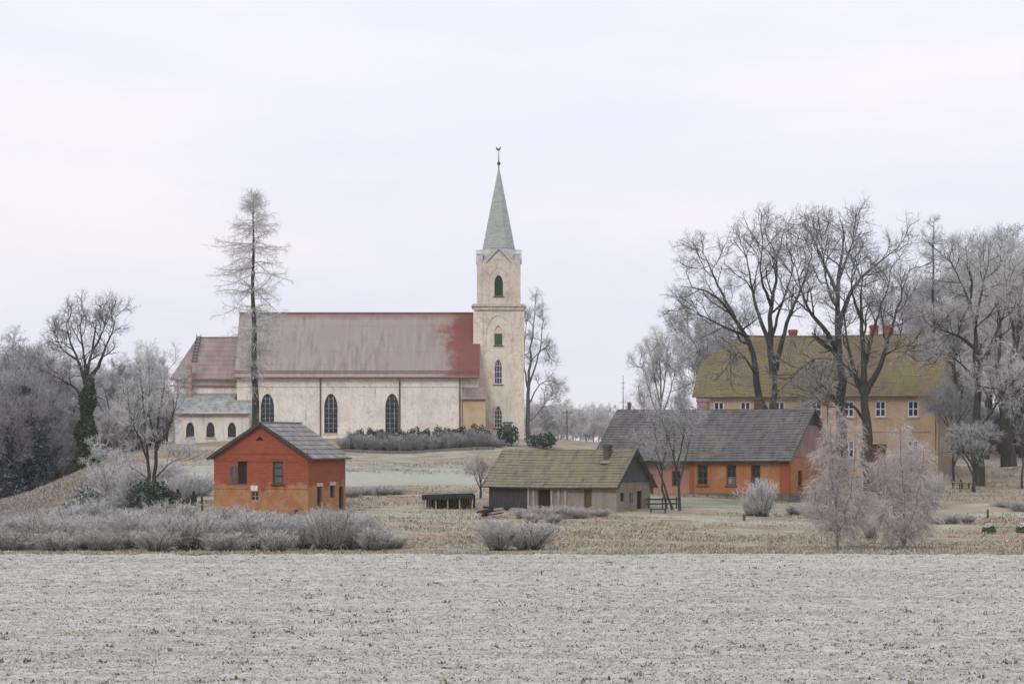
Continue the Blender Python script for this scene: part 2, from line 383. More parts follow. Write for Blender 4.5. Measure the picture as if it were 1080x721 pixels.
# field
xs = np.concatenate([-far(44, 1450, 22)[::-1], np.linspace(-43, 43, 620), far(44, 1450, 22)])
ys = np.concatenate([np.linspace(-380, -10, 20), np.linspace(0, 78, 50), np.linspace(78.5, 191.5, 430)])
Z = np.repeat(field_z(ys)[:, None], len(xs), 1)
sh = Z.shape
bmp = 0.024 * blurnoise(sh, 2, rng, (1, 1)) + 0.022 * blurnoise(sh, 3, rng, (1, 2)) + 0.022 * blurnoise(sh, 9, rng, (1, 3)) + 0.026 * blurnoise(sh, 4, rng, (1, 70))
Z = Z + bmp
FX, FY, FZ = xs, ys, Z.copy()
def field_at(x, y):
    i = np.clip(np.searchsorted(FX, x) - 1, 0, len(FX) - 2); j = np.clip(np.searchsorted(FY, y) - 1, 0, len(FY) - 2)
    u = (x - FX[i]) / (FX[i + 1] - FX[i]); v = (y - FY[j]) / (FY[j + 1] - FY[j])
    return (FZ[j, i] * (1 - u) + FZ[j, i + 1] * u) * (1 - v) + (FZ[j + 1, i] * (1 - u) + FZ[j + 1, i + 1] * u) * v
Z[-1, :] -= 0.5
t = NT('frosted_field_soil')
n1 = t.noise(1.7, 8, 0.72, stretch=(0.45, 1, 1)); n2 = t.noise(7, 6, 0.75, stretch=(0.5, 1, 1)); n3 = t.noise(0.12, 3, 0.5, stretch=(0.3, 1, 1))
col = t.mix(t.ramp(n1, 0.38, 0.62), (0.235, 0.235, 0.195), (0.39, 0.39, 0.365))
col = t.mix(t.ramp(n3, 0.42, 0.62), col, t.mix(t.ramp(n1, 0.36, 0.6), (0.255, 0.255, 0.205), (0.37, 0.372, 0.34)))
band = t.ramp(t.noise(0.5, 4, 0.6, stretch=(0.05, 1.0, 1)), 0.5, 0.68)
col = t.mix(t.math('MULTIPLY', band, 0.75), col, (0.20, 0.195, 0.155))
col = t.mix(t.math('MULTIPLY', t.ramp(n2, 0.53, 0.66), 0.85), col, (0.12, 0.12, 0.088))
col = t.mix(t.math('MULTIPLY', t.ramp(t.noise(0.55, 6, 0.7, stretch=(0.3, 1, 1)), 0.64, 0.72), 0.6), col, (0.25, 0.19, 0.14))
t.bump(n2, 0.6, 0.06)
fld = obj('field', grid_mesh('field', xs, ys, Z), t.out(col, 0.95)); tag(fld, 'broad field of short grass white with hoar frost in the foreground', kind='structure')

# meadow and the rising land behind it
xs = np.concatenate([-far(132, 1450, 18)[::-1], np.linspace(-130, 130, 330), far(132, 1450, 18)])
ys = np.concatenate([np.linspace(187, 400, 330), far(402, 2400, 40)])
X, Y = np.meshgrid(xs, ys)
Z = zt(X.ravel(), Y.ravel()).reshape(X.shape)
fade = np.clip((Y - 190) / 8, 0, 1)
Z = Z + fade * (0.05 * blurnoise(Z.shape, 3, rng, (1, 2)) + 0.07 * blurnoise(Z.shape, 10, rng, (1, 2)))
Z -= np.clip((Y - 1000) / 1400, 0, 1) * 4
me = grid_mesh('meadow', xs, ys, Z)
U = X / (K * Y) + 540
def bandmask(a, b, s): return 1 / (1 + np.exp(-np.clip((a) / s, -30, 30))) * 1 / (1 + np.exp(-np.clip((b) / s, -30, 30)))
jit = 3.0 * blurnoise(Z.shape, 8, rng)
# a strip of frosty mown grass climbing past the churchyard, the heather slope at left, the lawn under the park trees
strip = bandmask(Y - 288 + jit * 0.6 - (X + 16) * 0.10, 315 + jit * 0.6 + (X + 16) * 0.4 - Y, 1.6) * (X < 2) * (X > -34)
lawn1 = bandmask(Y - 251 + jit, 266 + jit - Y, 1.5) * bandmask(X - 10, 36 - X, 2)
heath = bandmask(-60 + jit - X * 1.0 - 0.0 * Y + 18, Y - 262 + jit, 3) * (Y < 345)
park = bandmask(X - 34 + jit, Y - 281 + jit * 0.5, 2.0)
col = np.zeros(Z.shape + (4,)); col[..., 0] = strip; col[..., 1] = heath; col[..., 2] = park; col[..., 3] = 1
at = me.color_attributes.new('zone', 'FLOAT_COLOR', 'POINT'); at.data.foreach_set('color', col.reshape(-1).astype(np.float32))
at2 = me.attributes.new('lawn', 'FLOAT', 'POINT'); at2.data.foreach_set('value', lawn1.ravel().astype(np.float32))
t = NT('dry_meadow_ground')
n1 = t.noise(0.55, 8, 0.7, stretch=(0.5, 1, 1)); n2 = t.noise(3.0, 6, 0.75, stretch=(0.5, 1, 1)); n3 = t.noise(0.09, 3, stretch=(0.4, 1, 1))
dry = t.mix(t.ramp(n1, 0.36, 0.62), (0.165, 0.135, 0.09), (0.275, 0.235, 0.17))
dry = t.mix(t.ramp(n3, 0.45, 0.62), dry, t.mix(t.ramp(n1, 0.4, 0.6), (0.18, 0.18, 0.13), (0.29, 0.285, 0.235)))
dry = t.mix(t.math('MULTIPLY', t.ramp(t.noise(0.16, 6, 0.7, stretch=(0.35, 1, 1)), 0.53, 0.63), 0.75), dry, (0.20, 0.125, 0.075))
dry = t.mix(t.math('MULTIPLY', t.ramp(t.noise(0.13, 6, 0.7, stretch=(0.3, 1, 1.3)), 0.54, 0.66), 0.7), dry, (0.285, 0.30, 0.25))
dry = t.mix(t.math('MULTIPLY', t.ramp(n2, 0.56, 0.7), 0.7), dry, (0.10, 0.075, 0.052))
zz = t.n.new('ShaderNodeSeparateColor'); t.l.new(t.attr('zone')['Color'], zz.inputs[0])
fro = t.mix(t.ramp(n2, 0.35, 0.65), (0.24, 0.25, 0.205), (0.305, 0.315, 0.275))
hea = t.mix(t.ramp(n1, 0.35, 0.65), (0.19, 0.145, 0.12), (0.27, 0.22, 0.19))
prk = t.mix(t.ramp(n1, 0.35, 0.65), (0.17, 0.145, 0.10), (0.255, 0.23, 0.175))
lwn = t.mix(t.ramp(n1, 0.35, 0.65), (0.125, 0.14, 0.08), (0.20, 0.205, 0.15))
col = t.mix(zz.outputs[0], dry, fro); col = t.mix(zz.outputs[1], col, hea); col = t.mix(zz.outputs[2], col, prk); col = t.mix(t.attr('lawn')['Fac'], col, lwn)
t.bump(n2, 0.7, 0.1)
mead = obj('meadow', me, t.out(col, 0.95)); tag(mead, 'rough dry meadow rising from the field to the churchyard', kind='structure')

def tufts(name, xy, z, hmin, hmax, nb, spread, width, m, label, cat, rs):
    N = len(xy); n = N * nb
    base = np.repeat(np.column_stack([xy, z]), nb, 0)
    h = rs.uniform(hmin, hmax, N).repeat(nb) * rs.uniform(0.6, 1.2, n)
    az = rs.uniform(0, 2 * np.pi, n); el = rs.uniform(0.1, spread, n)
    d = np.stack([np.sin(el) * np.cos(az), np.sin(el) * np.sin(az), np.cos(el)], 1)
    base[:, :2] += rs.normal(0, 1, (n, 2)) * (h * 0.5)[:, None]
    sd = np.stack([-np.sin(az), np.cos(az), np.zeros(n)], 1)
    fl = rs.uniform(0, 1, n) < 0.5
    sd[fl] = np.array([1.0, 0, 0])
    w = rs.uniform(0.5, 1.0, n)[:, None] * width * (h / hmax)[:, None]
    base[:, 2] -= 0.03
    a = base - sd * w; b = base + sd * w; c = base + d * h[:, None]
    mid = (a + b) / 2 + d * (h * 0.55)[:, None]; c[:, 2] -= h * 0.18
    V = np.stack([a, b, mid + sd * w * 0.8, mid - sd * w * 0.8, c], 1).reshape(-1, 3)
    i = np.arange(n) * 5
    me = mesh_np(name, V, np.stack([i, i + 1, i + 2, i + 3], 1), np.stack([i + 3, i + 2, i + 4], 1))
    o = obj(name, me, m); return tag(o, label, cat, kind='stuff')
N = 190000
yy = rng.uniform(78 ** 0.6, 190.8 ** 0.6, N) ** (1 / 0.6); xx = rng.uniform(-1, 1, N) * (yy * 0.2 + 2)
tufts('frosted_stubble', np.column_stack([xx, yy]), field_at(xx, yy), 0.04, 0.13, 3, 1.45, 0.045, M['stubble'], 'short hoar-frosted grass and stubble covering the foreground field', 'grass', rng)
N = 5200
xx = rng.uniform(-40, 40, N); yy = 191.2 + rng.normal(0, .5, N) + .5 * np.sin(xx * .7) + .4 * np.sin(xx * 1.9)
tufts('verge_grass', np.column_stack([xx, yy]), np.where(yy < 191.2, field_at(xx, np.minimum(yy, 191.2)), zt(xx, yy)), 0.1, 0.42, 5, 1.2, 0.045, M['frost_grass'], 'ragged frosted grass verge where the field meets the meadow', 'grass', rng)
N = 2600
yy = rng.uniform(78 ** 0.6, 190 ** 0.6, N) ** (1 / 0.6); yy = yy - (yy % 7.3) * (rng.uniform(0, 1, N) < .5); yy = np.clip(yy + rng.normal(0, .25, N), 78, 190.5); xx = rng.uniform(-1, 1, N) * (yy * 0.2 + 2)
tufts('field_weeds', np.column_stack([xx, yy]), field_at(xx, yy), 0.08, 0.2, 7, 1.3, 0.05, M['weed'], 'darker green and rusty weeds scattered through the frosted field', 'weeds', rng)
N = 95000
yy = rng.uniform(190.5 ** .5, 335 ** .5, N) ** 2; uu = rng.uniform(-90, 1170, N); xx = wx(uu, yy)
cl = np.sin(xx * 0.31 + 2 * np.sin(yy * 0.21)) + np.sin(yy * 0.37 + xx * 0.12) + rng.normal(0, 0.8, N)
keep = (cl > -0.7) & ~((yy > 288) & (yy < 312) & (xx < 2) & (xx > -34)) & ~((xx > 10) & (xx < 34) & (yy > 250) & (yy < 268))
xy = np.column_stack([xx, yy])[keep]
# rank grass against the walls
def wallgrass(u, D, rz, L0, L1, n, off=.35):
    tq = rng.uniform(L0, L1, n); o = -np.abs(rng.normal(0, off, n)) - .05
    return np.column_stack([wx(u, D) + tq * math.cos(rz) - o * math.sin(rz), D + tq * math.sin(rz) + o * math.cos(rz)])
xy = np.concatenate([xy, wallgrass(650, 248, R(-31), -12.8, 0, 420), wallgrass(650, 248, R(59), 0, 6, 200), wallgrass(832, 262, R(-30), -10.5, 0, 400), wallgrass(832, 262, R(60), 0, 9, 260),
                     wallgrass(325, 238, R(72), 0, 8, 260), wallgrass(325, 238, R(-18), -8.4, 0, 300)])
tufts('dry_grass', xy, zt(xy[:, 0], xy[:, 1]), 0.12, 0.36, 5, 1.4, 0.055, M['dry_grass'], 'matted tan dry grass of the meadow behind the field', 'grass', rng)

# ------------------------------------------------------------------ trees and shrubs
def resample(pts, k):
    pts = np.asarray(pts, float)
    d = np.concatenate([[0], np.cumsum(np.linalg.norm(np.diff(pts, axis=0), axis=1))]); d /= d[-1]
    # Catmull-Rom through the given points
    Q = np.vstack([2 * pts[0] - pts[1], pts, 2 * pts[-1] - pts[-2]])
    out = []
    for s in np.linspace(0, 1, k):
        i = min(np.searchsorted(d, s, side='right') - 1, len(pts) - 2); u = (s - d[i]) / (d[i + 1] - d[i] + 1e-9)
        p0, p1, p2, p3 = Q[i], Q[i + 1], Q[i + 2], Q[i + 3]
        out.append(0.5 * (2 * p1 + (p2 - p0) * u + (2 * p0 - 5 * p1 + 4 * p2 - p3) * u * u + (3 * p1 - p0 - 3 * p2 + p3) * u ** 3))
    return np.array(out)
def spawn(rs, P, Rr, n, t0, t1, ang, angv, L, k, rf, wob, up, rmin, rtip=0.35, tap=0.5, flat=0.0):
    N, kp, _ = P.shape
    t = t0 + (t1 - t0) * (np.arange(n)[None] + rs.uniform(0, 1, (N, n))) / n
    f = t * (kp - 1); i = np.clip(f.astype(int), 0, kp - 2); w = (f - i)[..., None]
    ar = np.arange(N)[:, None]
    pos = P[ar, i] * (1 - w) + P[ar, i + 1] * w
    T = P[ar, i + 1] - P[ar, i]; T /= np.linalg.norm(T, axis=2, keepdims=True) + 1e-9
    rp = Rr[ar, i] * (1 - w[..., 0]) + Rr[ar, i + 1] * w[..., 0]
    ref = np.where(np.abs(T[..., 2:3]) > 0.85, np.array([1.0, 0, 0]), np.array([0, 0, 1.0]))
    A = np.cross(T, ref); A /= np.linalg.norm(A, axis=2, keepdims=True) + 1e-9; B = np.cross(T, A)
    az = rs.uniform(0, 6.28, (N, 1)) + 2.4 * np.arange(n)[None] + rs.normal(0, 0.5, (N, n))
    an = ang + angv * rs.standard_normal((N, n))
    rad = np.cos(az)[..., None] * A + np.sin(az)[..., None] * B
    if flat: rad[..., 2] *= (1 - flat); rad /= np.linalg.norm(rad, axis=2, keepdims=True) + 1e-9
    d = np.cos(an)[..., None] * T + np.sin(an)[..., None] * rad
    tt = (t - t0) / (t1 - t0 + 1e-9)
    ln = L * (1 - tap * tt) * rs.uniform(0.55, 1.25, (N, n))
    r0 = np.maximum(np.minimum(rp * rf, rp * 0.95), rmin)
    M_ = N * n
    pos = pos.reshape(M_, 3); d = d.reshape(M_, 3); ln = ln.reshape(M_, 1); r0 = r0.reshape(M_)
    out = [pos]
    for s in range(k - 1):
        d = d + wob * rs.standard_normal((M_, 3)); d[:, 2] += up
        d /= np.linalg.norm(d, axis=1, keepdims=True) + 1e-9
        pos = pos + d * ln / (k - 1); out.append(pos)
    P2 = np.stack(out, 1)
    R2 = r0[:, None] * np.linspace(1, rtip, k)[None]; R2 = np.maximum(R2, rmin * 0.75)
    return P2, R2
def grow(rs, stems, levels, solid=1, ks=14, side0=9, wob0=0.06):
    """stems: list of (points, r0, r1). Returns (trunk tubes, crown tubes)."""
    P = np.stack([resample(p, ks) for p, a, b in stems])
    seg = np.linalg.norm(np.diff(P, axis=1), axis=2).mean(1)
    P[:, 1:] += rs.normal(0, 1, P[:, 1:].shape) * wob0 * seg[:, None, None] * np.array([1, 1, 0.3])
    u = np.linspace(0, 1, ks)
    Rr = np.stack([a + (b * 0.35 - a) * u ** 0.8 for p, a, b in stems])
    tr = [(P, Rr, side0)]; cr = []
    sp = [i for i, q in enumerate(stems) if len(q[0]) < 4 or q[1] < .8 or len(stems) < 10]
    P, Rr = P[sp], Rr[sp]
    for li, lv in enumerate(levels):
        lv = dict(lv); src = lv.pop('src', None)
        P, Rr = spawn(rs, P, Rr, **lv)
        (tr if li < solid else cr).append((P, Rr, 5 if li < solid else (4 if li == solid else 3)))
    return tr, cr
def flare(P, Rr):  # root flare
    return P, Rr
def tree_obj(name, loc, tr, cr, mt, mc, label, cat='tree', group=None, rz=0):
    root = thing(name, loc, label, cat, group, rz)
    V, F = merge_tubes(tr); obj('trunk', mesh_np('trunk', V, F, smooth=True), mt, root)
    V, F = merge_tubes(cr); obj('crown', mesh_np('crown', V, F), mc, root)
    return root
def copy_tree(o, loc, rz, sc, label=None, group=None):
    c = o.copy(); C.objects.link(c); c.location = loc; c.rotation_euler = (0, 0, rz); c.scale = sc if hasattr(sc, '__len__') else (sc, sc, sc)
    if label: c['label'] = label
    if group: c['group'] = group
    for ch in list(o.children):
        d = ch.copy(); C.objects.link(d); d.parent = c
        for g in list(ch.children):
            e = g.copy(); C.objects.link(e); e.parent = d
    return c

def px_stems(D, base, stems, depth=2.0, rs=None):
    """stems drawn in photo pixels at the tree's own distance; depth offsets in metres."""
    out = []
    for pts, a, b in stems:
        q = []
        for p in pts:
            dy = p[2] if len(p) > 2 else 0.0
            DD = D + dy
            q.append((wx(p[0], DD) - base[0], dy, wz(p[1], DD) - base[2]))
        out.append((q, a, b))
    return out

OAK = [dict(n=7, t0=0.38, t1=1.0, ang=0.75, angv=0.2, L=4.2, k=7, rf=0.6, wob=0.2, up=0.07, rmin=0.05, tap=0.4),
       dict(n=6, t0=0.2, t1=1.0, ang=0.8, angv=0.25, L=2.1, k=6, rf=0.6, wob=0.24, up=0.06, rmin=0.026, tap=0.4),
       dict(n=6, t0=0.2, t1=1.0, ang=0.8, angv=0.25, L=1.1, k=4, rf=0.55, wob=0.22, up=0.04, rmin=0.0125, tap=0.35),
       dict(n=4, t0=0.2, t1=1.0, ang=0.75, angv=0.25, L=0.6, k=3, rf=0.6, wob=0.2, up=0.02, rmin=0.0085, tap=0.3)]
def lv(base, **kw):
    out = [dict(d) for d in base]
    for k_, v in kw.items():
        i, nm = int(k_[1]), k_[3:]
        out[i][nm] = v
    return out

def hero(name, u, D, stems, levels, mt, mc, label, seed, solid=1, cat='tree'):
    b = spot(u, D); rs = np.random.default_rng(seed)
    st = px_stems(D, b, stems)
    tr, cr = grow(rs, st, levels, solid)
    return tree_obj(name, b, tr, cr, mt, mc, label, cat)

# three tall park oaks in front of the manor
hero('oak_tree', 812, 294, [
    ([(812, 512), (813, 460), (816, 420), (817, 385)], 0.85, 0.55),
    ([(812, 445, 0.2), (800, 415, 0.5), (794, 375, 0.4), (775, 335, -0.5), (748, 308, -2), (716, 302, -3)], 0.50, 0.07),
    ([(816, 395), (812, 350, 0.5), (817, 305, 1), (822, 265, 1.5), (829, 238, 2)], 0.42, 0.06),
    ([(818, 390), (826, 355, -1), (838, 320, -1.5), (852, 285, -2), (857, 262, -2)], 0.34, 0.05),
    ([(812, 365, 0.5), (798, 325, 2), (790, 285, 3), (783, 255, 3.5)], 0.28, 0.05),
    ([(775, 335, -0.5), (757, 300, 1), (745, 272, 2), (738, 262, 3)], 0.2, 0.04),
    ([(789, 355), (765, 345, -2), (735, 330, -3), (722, 322, -3.5)], 0.2, 0.04),
    ([(814, 325, 1), (803, 290, -2), (804, 255, -3), (806, 240, -3)], 0.2, 0.04),
    ([(813, 358, .4), (823, 325, 1.2), (833, 295, 2), (842, 262, 3)], 0.2, 0.04),
    ([(797, 395, 0.4), (780, 372, -2), (768, 385, -3)], 0.14, 0.04)],
    OAK, M['bark'], M['twig_dark'], 'leftmost of the three dark spreading oaks before the mossy manor, with leaning double trunk', 21, 2)
hero('oak_tree', 886, 290, [
    ([(889, 515), (887, 440), (886, 380), (885, 330), (884, 285), (888, 250), (884, 224)], 0.80, 0.06),
    ([(886, 372), (872, 352, -0.8), (853, 325, -1.5), (842, 295, -2), (838, 275, -2)], 0.34, 0.05),
    ([(885, 345), (895, 312, 1), (912, 290, 1.5), (935, 270, 2), (950, 258, 2)], 0.34, 0.05),
    ([(884, 310), (870, 280, 2), (858, 252, 2.5), (855, 240, 3)], 0.24, 0.04),
    ([(884, 295), (897, 262, -2), (905, 240, -2.5)], 0.22, 0.04),
    ([(886, 380), (862, 378, -1), (845, 388, -2), (832, 398, -2.5)], 0.15, 0.04),
    ([(886, 410), (868, 405, -1.5), (855, 415, -2)], 0.13, 0.04),
    ([(885, 330), (872, 300, -2.5), (868, 265, -3), (866, 245, -3)], 0.2, 0.04)],
    OAK, M['bark'], M['twig_dark'], 'tallest straight dark oak at the middle of the three before the manor', 22, 2)
hero('oak_tree', 915, 284, [
    ([(918, 520), (915, 470), (912, 420), (911, 370), (909, 320), (907, 275)], 0.72, 0.06),
    ([(913, 415), (925, 392, -0.6), (938, 355, -1), (948, 320, -1.5), (958, 285, -2)], 0.36, 0.05),
    ([(912, 420), (900, 390, 1), (893, 355, 1.5), (890, 330, 2), (893, 300, 2)], 0.28, 0.05),
    ([(911, 385), (922, 345, 2), (935, 305, 3), (940, 280, 3)], 0.26, 0.05),
    ([(930, 376, -0.7), (945, 368, -2), (962, 362, -3)], 0.14, 0.04),
    ([(913, 445), (900, 428, -1), (885, 425, -2), (873, 412, -2.5)], 0.2, 0.05),
    ([(910, 340), (898, 305, -2), (902, 270, -3)], 0.2, 0.04),
    ([(914, 440), (906, 410, 2), (880, 400, 3), (868, 408, 3)], 0.14, 0.04)],
    lv(OAK, l0_L=3.8), M['bark'], M['twig_dark'], 'rightmost of the three dark oaks before the manor, forking low', 23, 2)
FROST = lv(OAK, l1_n=7, l2_n=8, l3_n=5, l3_rmin=0.0095, l2_rmin=0.012)
hero('oak_tree', 1030, 292, [
    ([(1033, 512), (1031, 470), (1031, 420), (1029, 370), (1027, 330), (1022, 290), (1020, 262)], 0.62, 0.05),
    ([(1029, 368), (1012, 355, -1), (996, 349, -2), (982, 344, -2.5)], 0.24, 0.05),
    ([(1031, 395), (1042, 372, 1), (1053, 345, 1.5), (1064, 315, 2), (1070, 290, 2)], 0.28, 0.05),
    ([(1028, 340), (1017, 305, 2), (1005, 280, 2.5), (1000, 268, 3)], 0.2, 0.04),
    ([(1028, 345), (1036, 305, -2), (1045, 270, -2.5)], 0.22, 0.04),
    ([(1030, 400), (1012, 382, 2), (995, 372, 3), (980, 375, 3)], 0.18, 0.04),
    ([(1031, 455), (1045, 435, -1), (1058, 415, -1.5), (1072, 400, -2)], 0.2, 0.04)],
    FROST, M['bark'], M['twig_frost'], 'frost-white oak with dark forked trunk just right of the manor', 24, 2)
hero('oak_tree', 1064, 318, [
    ([(1064, 492), (1062, 460), (1061, 425), (1066, 390), (1074, 350), (1078, 310), (1080, 278)], 0.95, 0.07),
    ([(1061, 430), (1052, 395, 1), (1056, 350, 2), (1052, 310, 2), (1050, 276, 2)], 0.35, 0.05),
    ([(1065, 395), (1086, 370, -1), (1100, 330, -2), (1108, 290, -2)], 0.35, 0.05),
    ([(1061, 425), (1078, 408, -2), (1096, 400, -3)], 0.25, 0.05),
    ([(1072, 360), (1062, 315, -2), (1066, 270, -3)], 0.25, 0.04),
    ([(1075, 345), (1095, 305, 2), (1092, 272, 3)], 0.25, 0.04)],
    FROST, M['bark'], M['twig_frost'], 'thick-trunked frosted tree on the lawn near the right edge', 25)
hero('small_tree', 1027, 283, [
    ([(1027, 519), (1027, 503), (1026, 488), (1024, 470), (1022, 455)], 0.22, 0.04),
    ([(1027, 502), (1019, 487, 0.4), (1010, 473, 0.8), (1002, 462, 1)], 0.11, 0.03),
    ([(1027, 498), (1034, 482, -0.5), (1042, 466, -0.8), (1046, 458, -1)], 0.11, 0.03),
    ([(1026, 492), (1016, 474, -1), (1012, 456, -1.4)], 0.09, 0.03),
    ([(1026, 490), (1031, 470, 1), (1034, 452, 1.4)], 0.09, 0.03)],
    lv(OAK, l0_L=1.7, l0_n=7, l1_L=1.0, l2_L=0.6, l3_L=0.35, l1_rmin=0.014, l1_n=6), M['bark'], M['twig_mid'], 'low round apple tree beside the two black garden chairs', 26)
# tree behind the slate roof and the slim one by the tower
hero('ash_tree', 697, 305, [
    ([(697, 505), (697, 450), (697, 410), (696, 380), (694, 360)], 0.28, 0.03),
    ([(697, 450), (687, 420, 0.5), (680, 395, 1), (674, 380, 1)], 0.13, 0.03),
    ([(697, 445), (706, 415, -0.5), (713, 390, -1), (719, 375, -1)], 0.13, 0.03),
    ([(697, 430), (691, 400, -1), (686, 370, -1.5)], 0.12, 0.03),
    ([(697, 428), (702, 395, 1), (705, 368, 1.5)], 0.12, 0.03),
    ([(697, 465), (712, 440, 1), (722, 415, 1.5)], 0.12, 0.03),
    ([(697, 465), (683, 440, -1), (675, 420, -1.5)], 0.12, 0.03)],
    lv(FROST, l0_L=2.2, l0_ang=0.5, l1_L=1.4, l1_ang=0.55, l2_L=0.8, l1_n=7, l2_n=6, l3_L=0.45, l1_rmin=0.015), M['bark_frost'], M['twig_frost'], 'fan-shaped frosted tree rising behind the grey slate roof', 27)
hero('poplar_tree', 558, 382, [
    ([(558, 464), (557, 430), (558, 395), (561, 360), (564, 330), (566, 308)], 0.38, 0.03),
    ([(558, 415), (553, 385, -0.5), (554, 350, -1), (558, 325, -1)], 0.16, 0.03),
    ([(558, 405), (568, 375, 0.5), (572, 345, 1), (573, 325, 1)], 0.16, 0.03),
    ([(558, 425), (570, 405, -0.5), (584, 402, -1), (592, 412, -1)], 0.12, 0.03),
    ([(558, 445), (570, 432, 1), (588, 408, 1.5)], 0.10, 0.03),
    ([(560, 380), (574, 368, 0.5), (580, 378, 0.8)], 0.1, 0.03)],
    lv(OAK, l0_L=1.7, l0_n=8, l0_ang=0.5, l1_L=1.2, l2_L=0.8, l1_n=5, l2_n=6, l3_n=3, l1_rmin=0.02, l2_rmin=0.012), M['bark_frost'], M['twig_frost'], 'slim tall bare tree standing right beside the church tower', 28)
# dark multi-stemmed tree between the barn and the orange house
hero('bare_tree', 712, 249, [
    ([(717, 538), (716, 515), (714, 500), (710, 480), (703, 458), (698, 440)], 0.15, 0.03),
    ([(709, 537), (702, 515), (694, 495, 0.5), (684, 478, 1), (675, 462, 1)], 0.13, 0.03),
    ([(703, 536), (699, 515, -0.3), (697, 492, -0.8), (692, 465, -1.2), (690, 445, -1)], 0.12, 0.03),
    ([(713, 498), (718, 472, -0.5), (722, 448, -1), (722, 432, -1)], 0.09, 0.025),
    ([(716, 510), (724, 480, 0.5), (730, 455, 1), (733, 440, 1)], 0.09, 0.025),
    ([(710, 480), (711, 455, 1), (708, 430, 1.5)], 0.08, 0.025),
    ([(697, 495), (703, 470, 1), (702, 440, 1.4)], 0.08, 0.025)],
    lv(OAK, l0_L=1.9, l0_n=7, l0_ang=0.6, l1_L=1.1, l1_n=6, l2_L=0.7, l2_n=5, l3_L=0.4, l3_n=3, l0_rmin=0.02, l1_rmin=0.012), M['bark'], M['twig_mid'], 'bare many-stemmed tree growing between the barn and the orange house', 29)
# left: ivy-clad oak, twin-stemmed tree, sapling
oak = hero('oak_tree', 90, 322, [
    ([(91, 500), (90, 460), (91, 425), (93, 395), (97, 370), (101, 348), (103, 330)], 0.62, 0.06),
    ([(90, 425), (80, 410, 0.5), (68, 402, 0.8), (57, 396, 1), (50, 392, 1)], 0.24, 0.05),
    ([(91, 412), (84, 385, -1), (76, 365, -1.5), (70, 345, -2), (72, 330, -2)], 0.26, 0.05),
    ([(93, 400), (104, 385, 0.6), (112, 365, 1), (120, 345, 1.2), (122, 332, 1.2)], 0.28, 0.05),
    ([(92, 405), (88, 370, 1.5), (85, 345, 2), (90, 325, 2.4)], 0.24, 0.05),
    ([(97, 372), (108, 350, -2), (113, 328, -2)], 0.18, 0.04),
    ([(82, 380, -1), (66, 368, -2), (58, 352, -2)], 0.15, 0.04)],
    lv(OAK, l0_L=3.0, l1_L=1.7, l2_L=0.9, l3_n=3, l1_n=6), M['bark'], M['twig_dark'], 'tall oak with dark ivy-wrapped trunk above the brown slope', 30, 2)
def leaf_cloud(rs, c, size=(0.12, 0.2), elong=1.4):
    n = len(c)
    a = rs.standard_normal((n, 3)); a /= np.linalg.norm(a, axis=1, keepdims=True)
    b = np.cross(a, rs.standard_normal((n, 3))); b /= np.linalg.norm(b, axis=1, keepdims=True)
    s = rs.uniform(*size, n)[:, None]
    V = np.stack([c - a * s * elong, c + b * s * 0.6, c + a * s * elong, c - b * s * 0.6], 1).reshape(-1, 3)
    i = np.arange(n) * 4
    return V, np.stack([i, i + 1, i + 2, i + 3], 1)
rs = np.random.default_rng(5)
tt = rs.uniform(0, 1, 5200) ** 0.9
hz = 0.5 + tt * 10.0
axx = np.interp(hz, [0, 4, 7, 10.5], [0.1, 0.0, 0.15, 0.5])
rad = (0.75 + 0.55 * np.sin(hz * 1.7) * 0.5 + 0.5 * rs.uniform(0, 1, 5200) ** 2 * (1.2 - tt)) * (1.1 - 0.35 * tt)
az = rs.uniform(0, 6.28, 5200)
V, F = leaf_cloud(rs, np.column_stack([axx + rad * np.cos(az), rad * np.sin(az), hz]), (0.10, 0.22))
obj('ivy', mesh_np('ivy', V, F), M['ivy'], oak)
hero('twin_stem_tree', 160, 252, [
    ([(157, 536), (157, 510), (156, 480), (153, 450), (151, 420), (148, 395), (147, 378)], 0.22, 0.03),
    ([(162, 536), (163, 505), (165, 470), (167, 440), (172, 410), (176, 388)], 0.26, 0.03),
    ([(165, 470), (158, 440, 1), (158, 410, 1.5), (156, 380, 1.5)], 0.14, 0.03),
    ([(156, 485), (146, 460, -0.6), (138, 440, -1), (134, 420, -1)], 0.11, 0.03),
    ([(165, 475), (178, 450, -0.6), (186, 425, -1), (189, 405, -1)], 0.12, 0.03),
    ([(163, 512), (150, 500, 0.5), (138, 492, 0.8), (132, 484, 1)], 0.08, 0.02),
    ([(163, 505), (180, 488, -1), (198, 482, -1.5)], 0.08, 0.02)],
    lv(FROST, l0_L=2.4, l0_ang=0.6, l0_rmin=0.025, l1_L=1.35, l1_n=6, l1_rmin=0.014, l2_L=0.8, l2_n=6, l3_L=0.45, l3_n=4), M['bark'], M['twig_frost'], 'frosted tree with two upright trunks left of the red house', 31)
hero('sapling', 112, 243, [
    ([(112, 553), (112, 530), (111, 505), (108, 485), (106, 470)], 0.07, 0.02),
    ([(112, 525), (103, 505, 0.4), (97, 490, 0.6)], 0.04, 0.015),
    ([(112, 515), (119, 498, -0.4), (124, 482, -0.6)], 0.04, 0.015),
    ([(111, 505), (104, 488, -0.6), (98, 474, -0.8)], 0.04, 0.015)],
    lv(FROST, l0_L=1.2, l0_n=7, l0_rmin=0.014, l1_L=0.7, l1_n=5, l1_rmin=0.01, l2_L=0.45, l2_n=4, l3_L=0.3, l3_n=3), M['bark_frost'], M['twig_frost'], 'thin frosted sapling standing in front of the brown slope', 32)

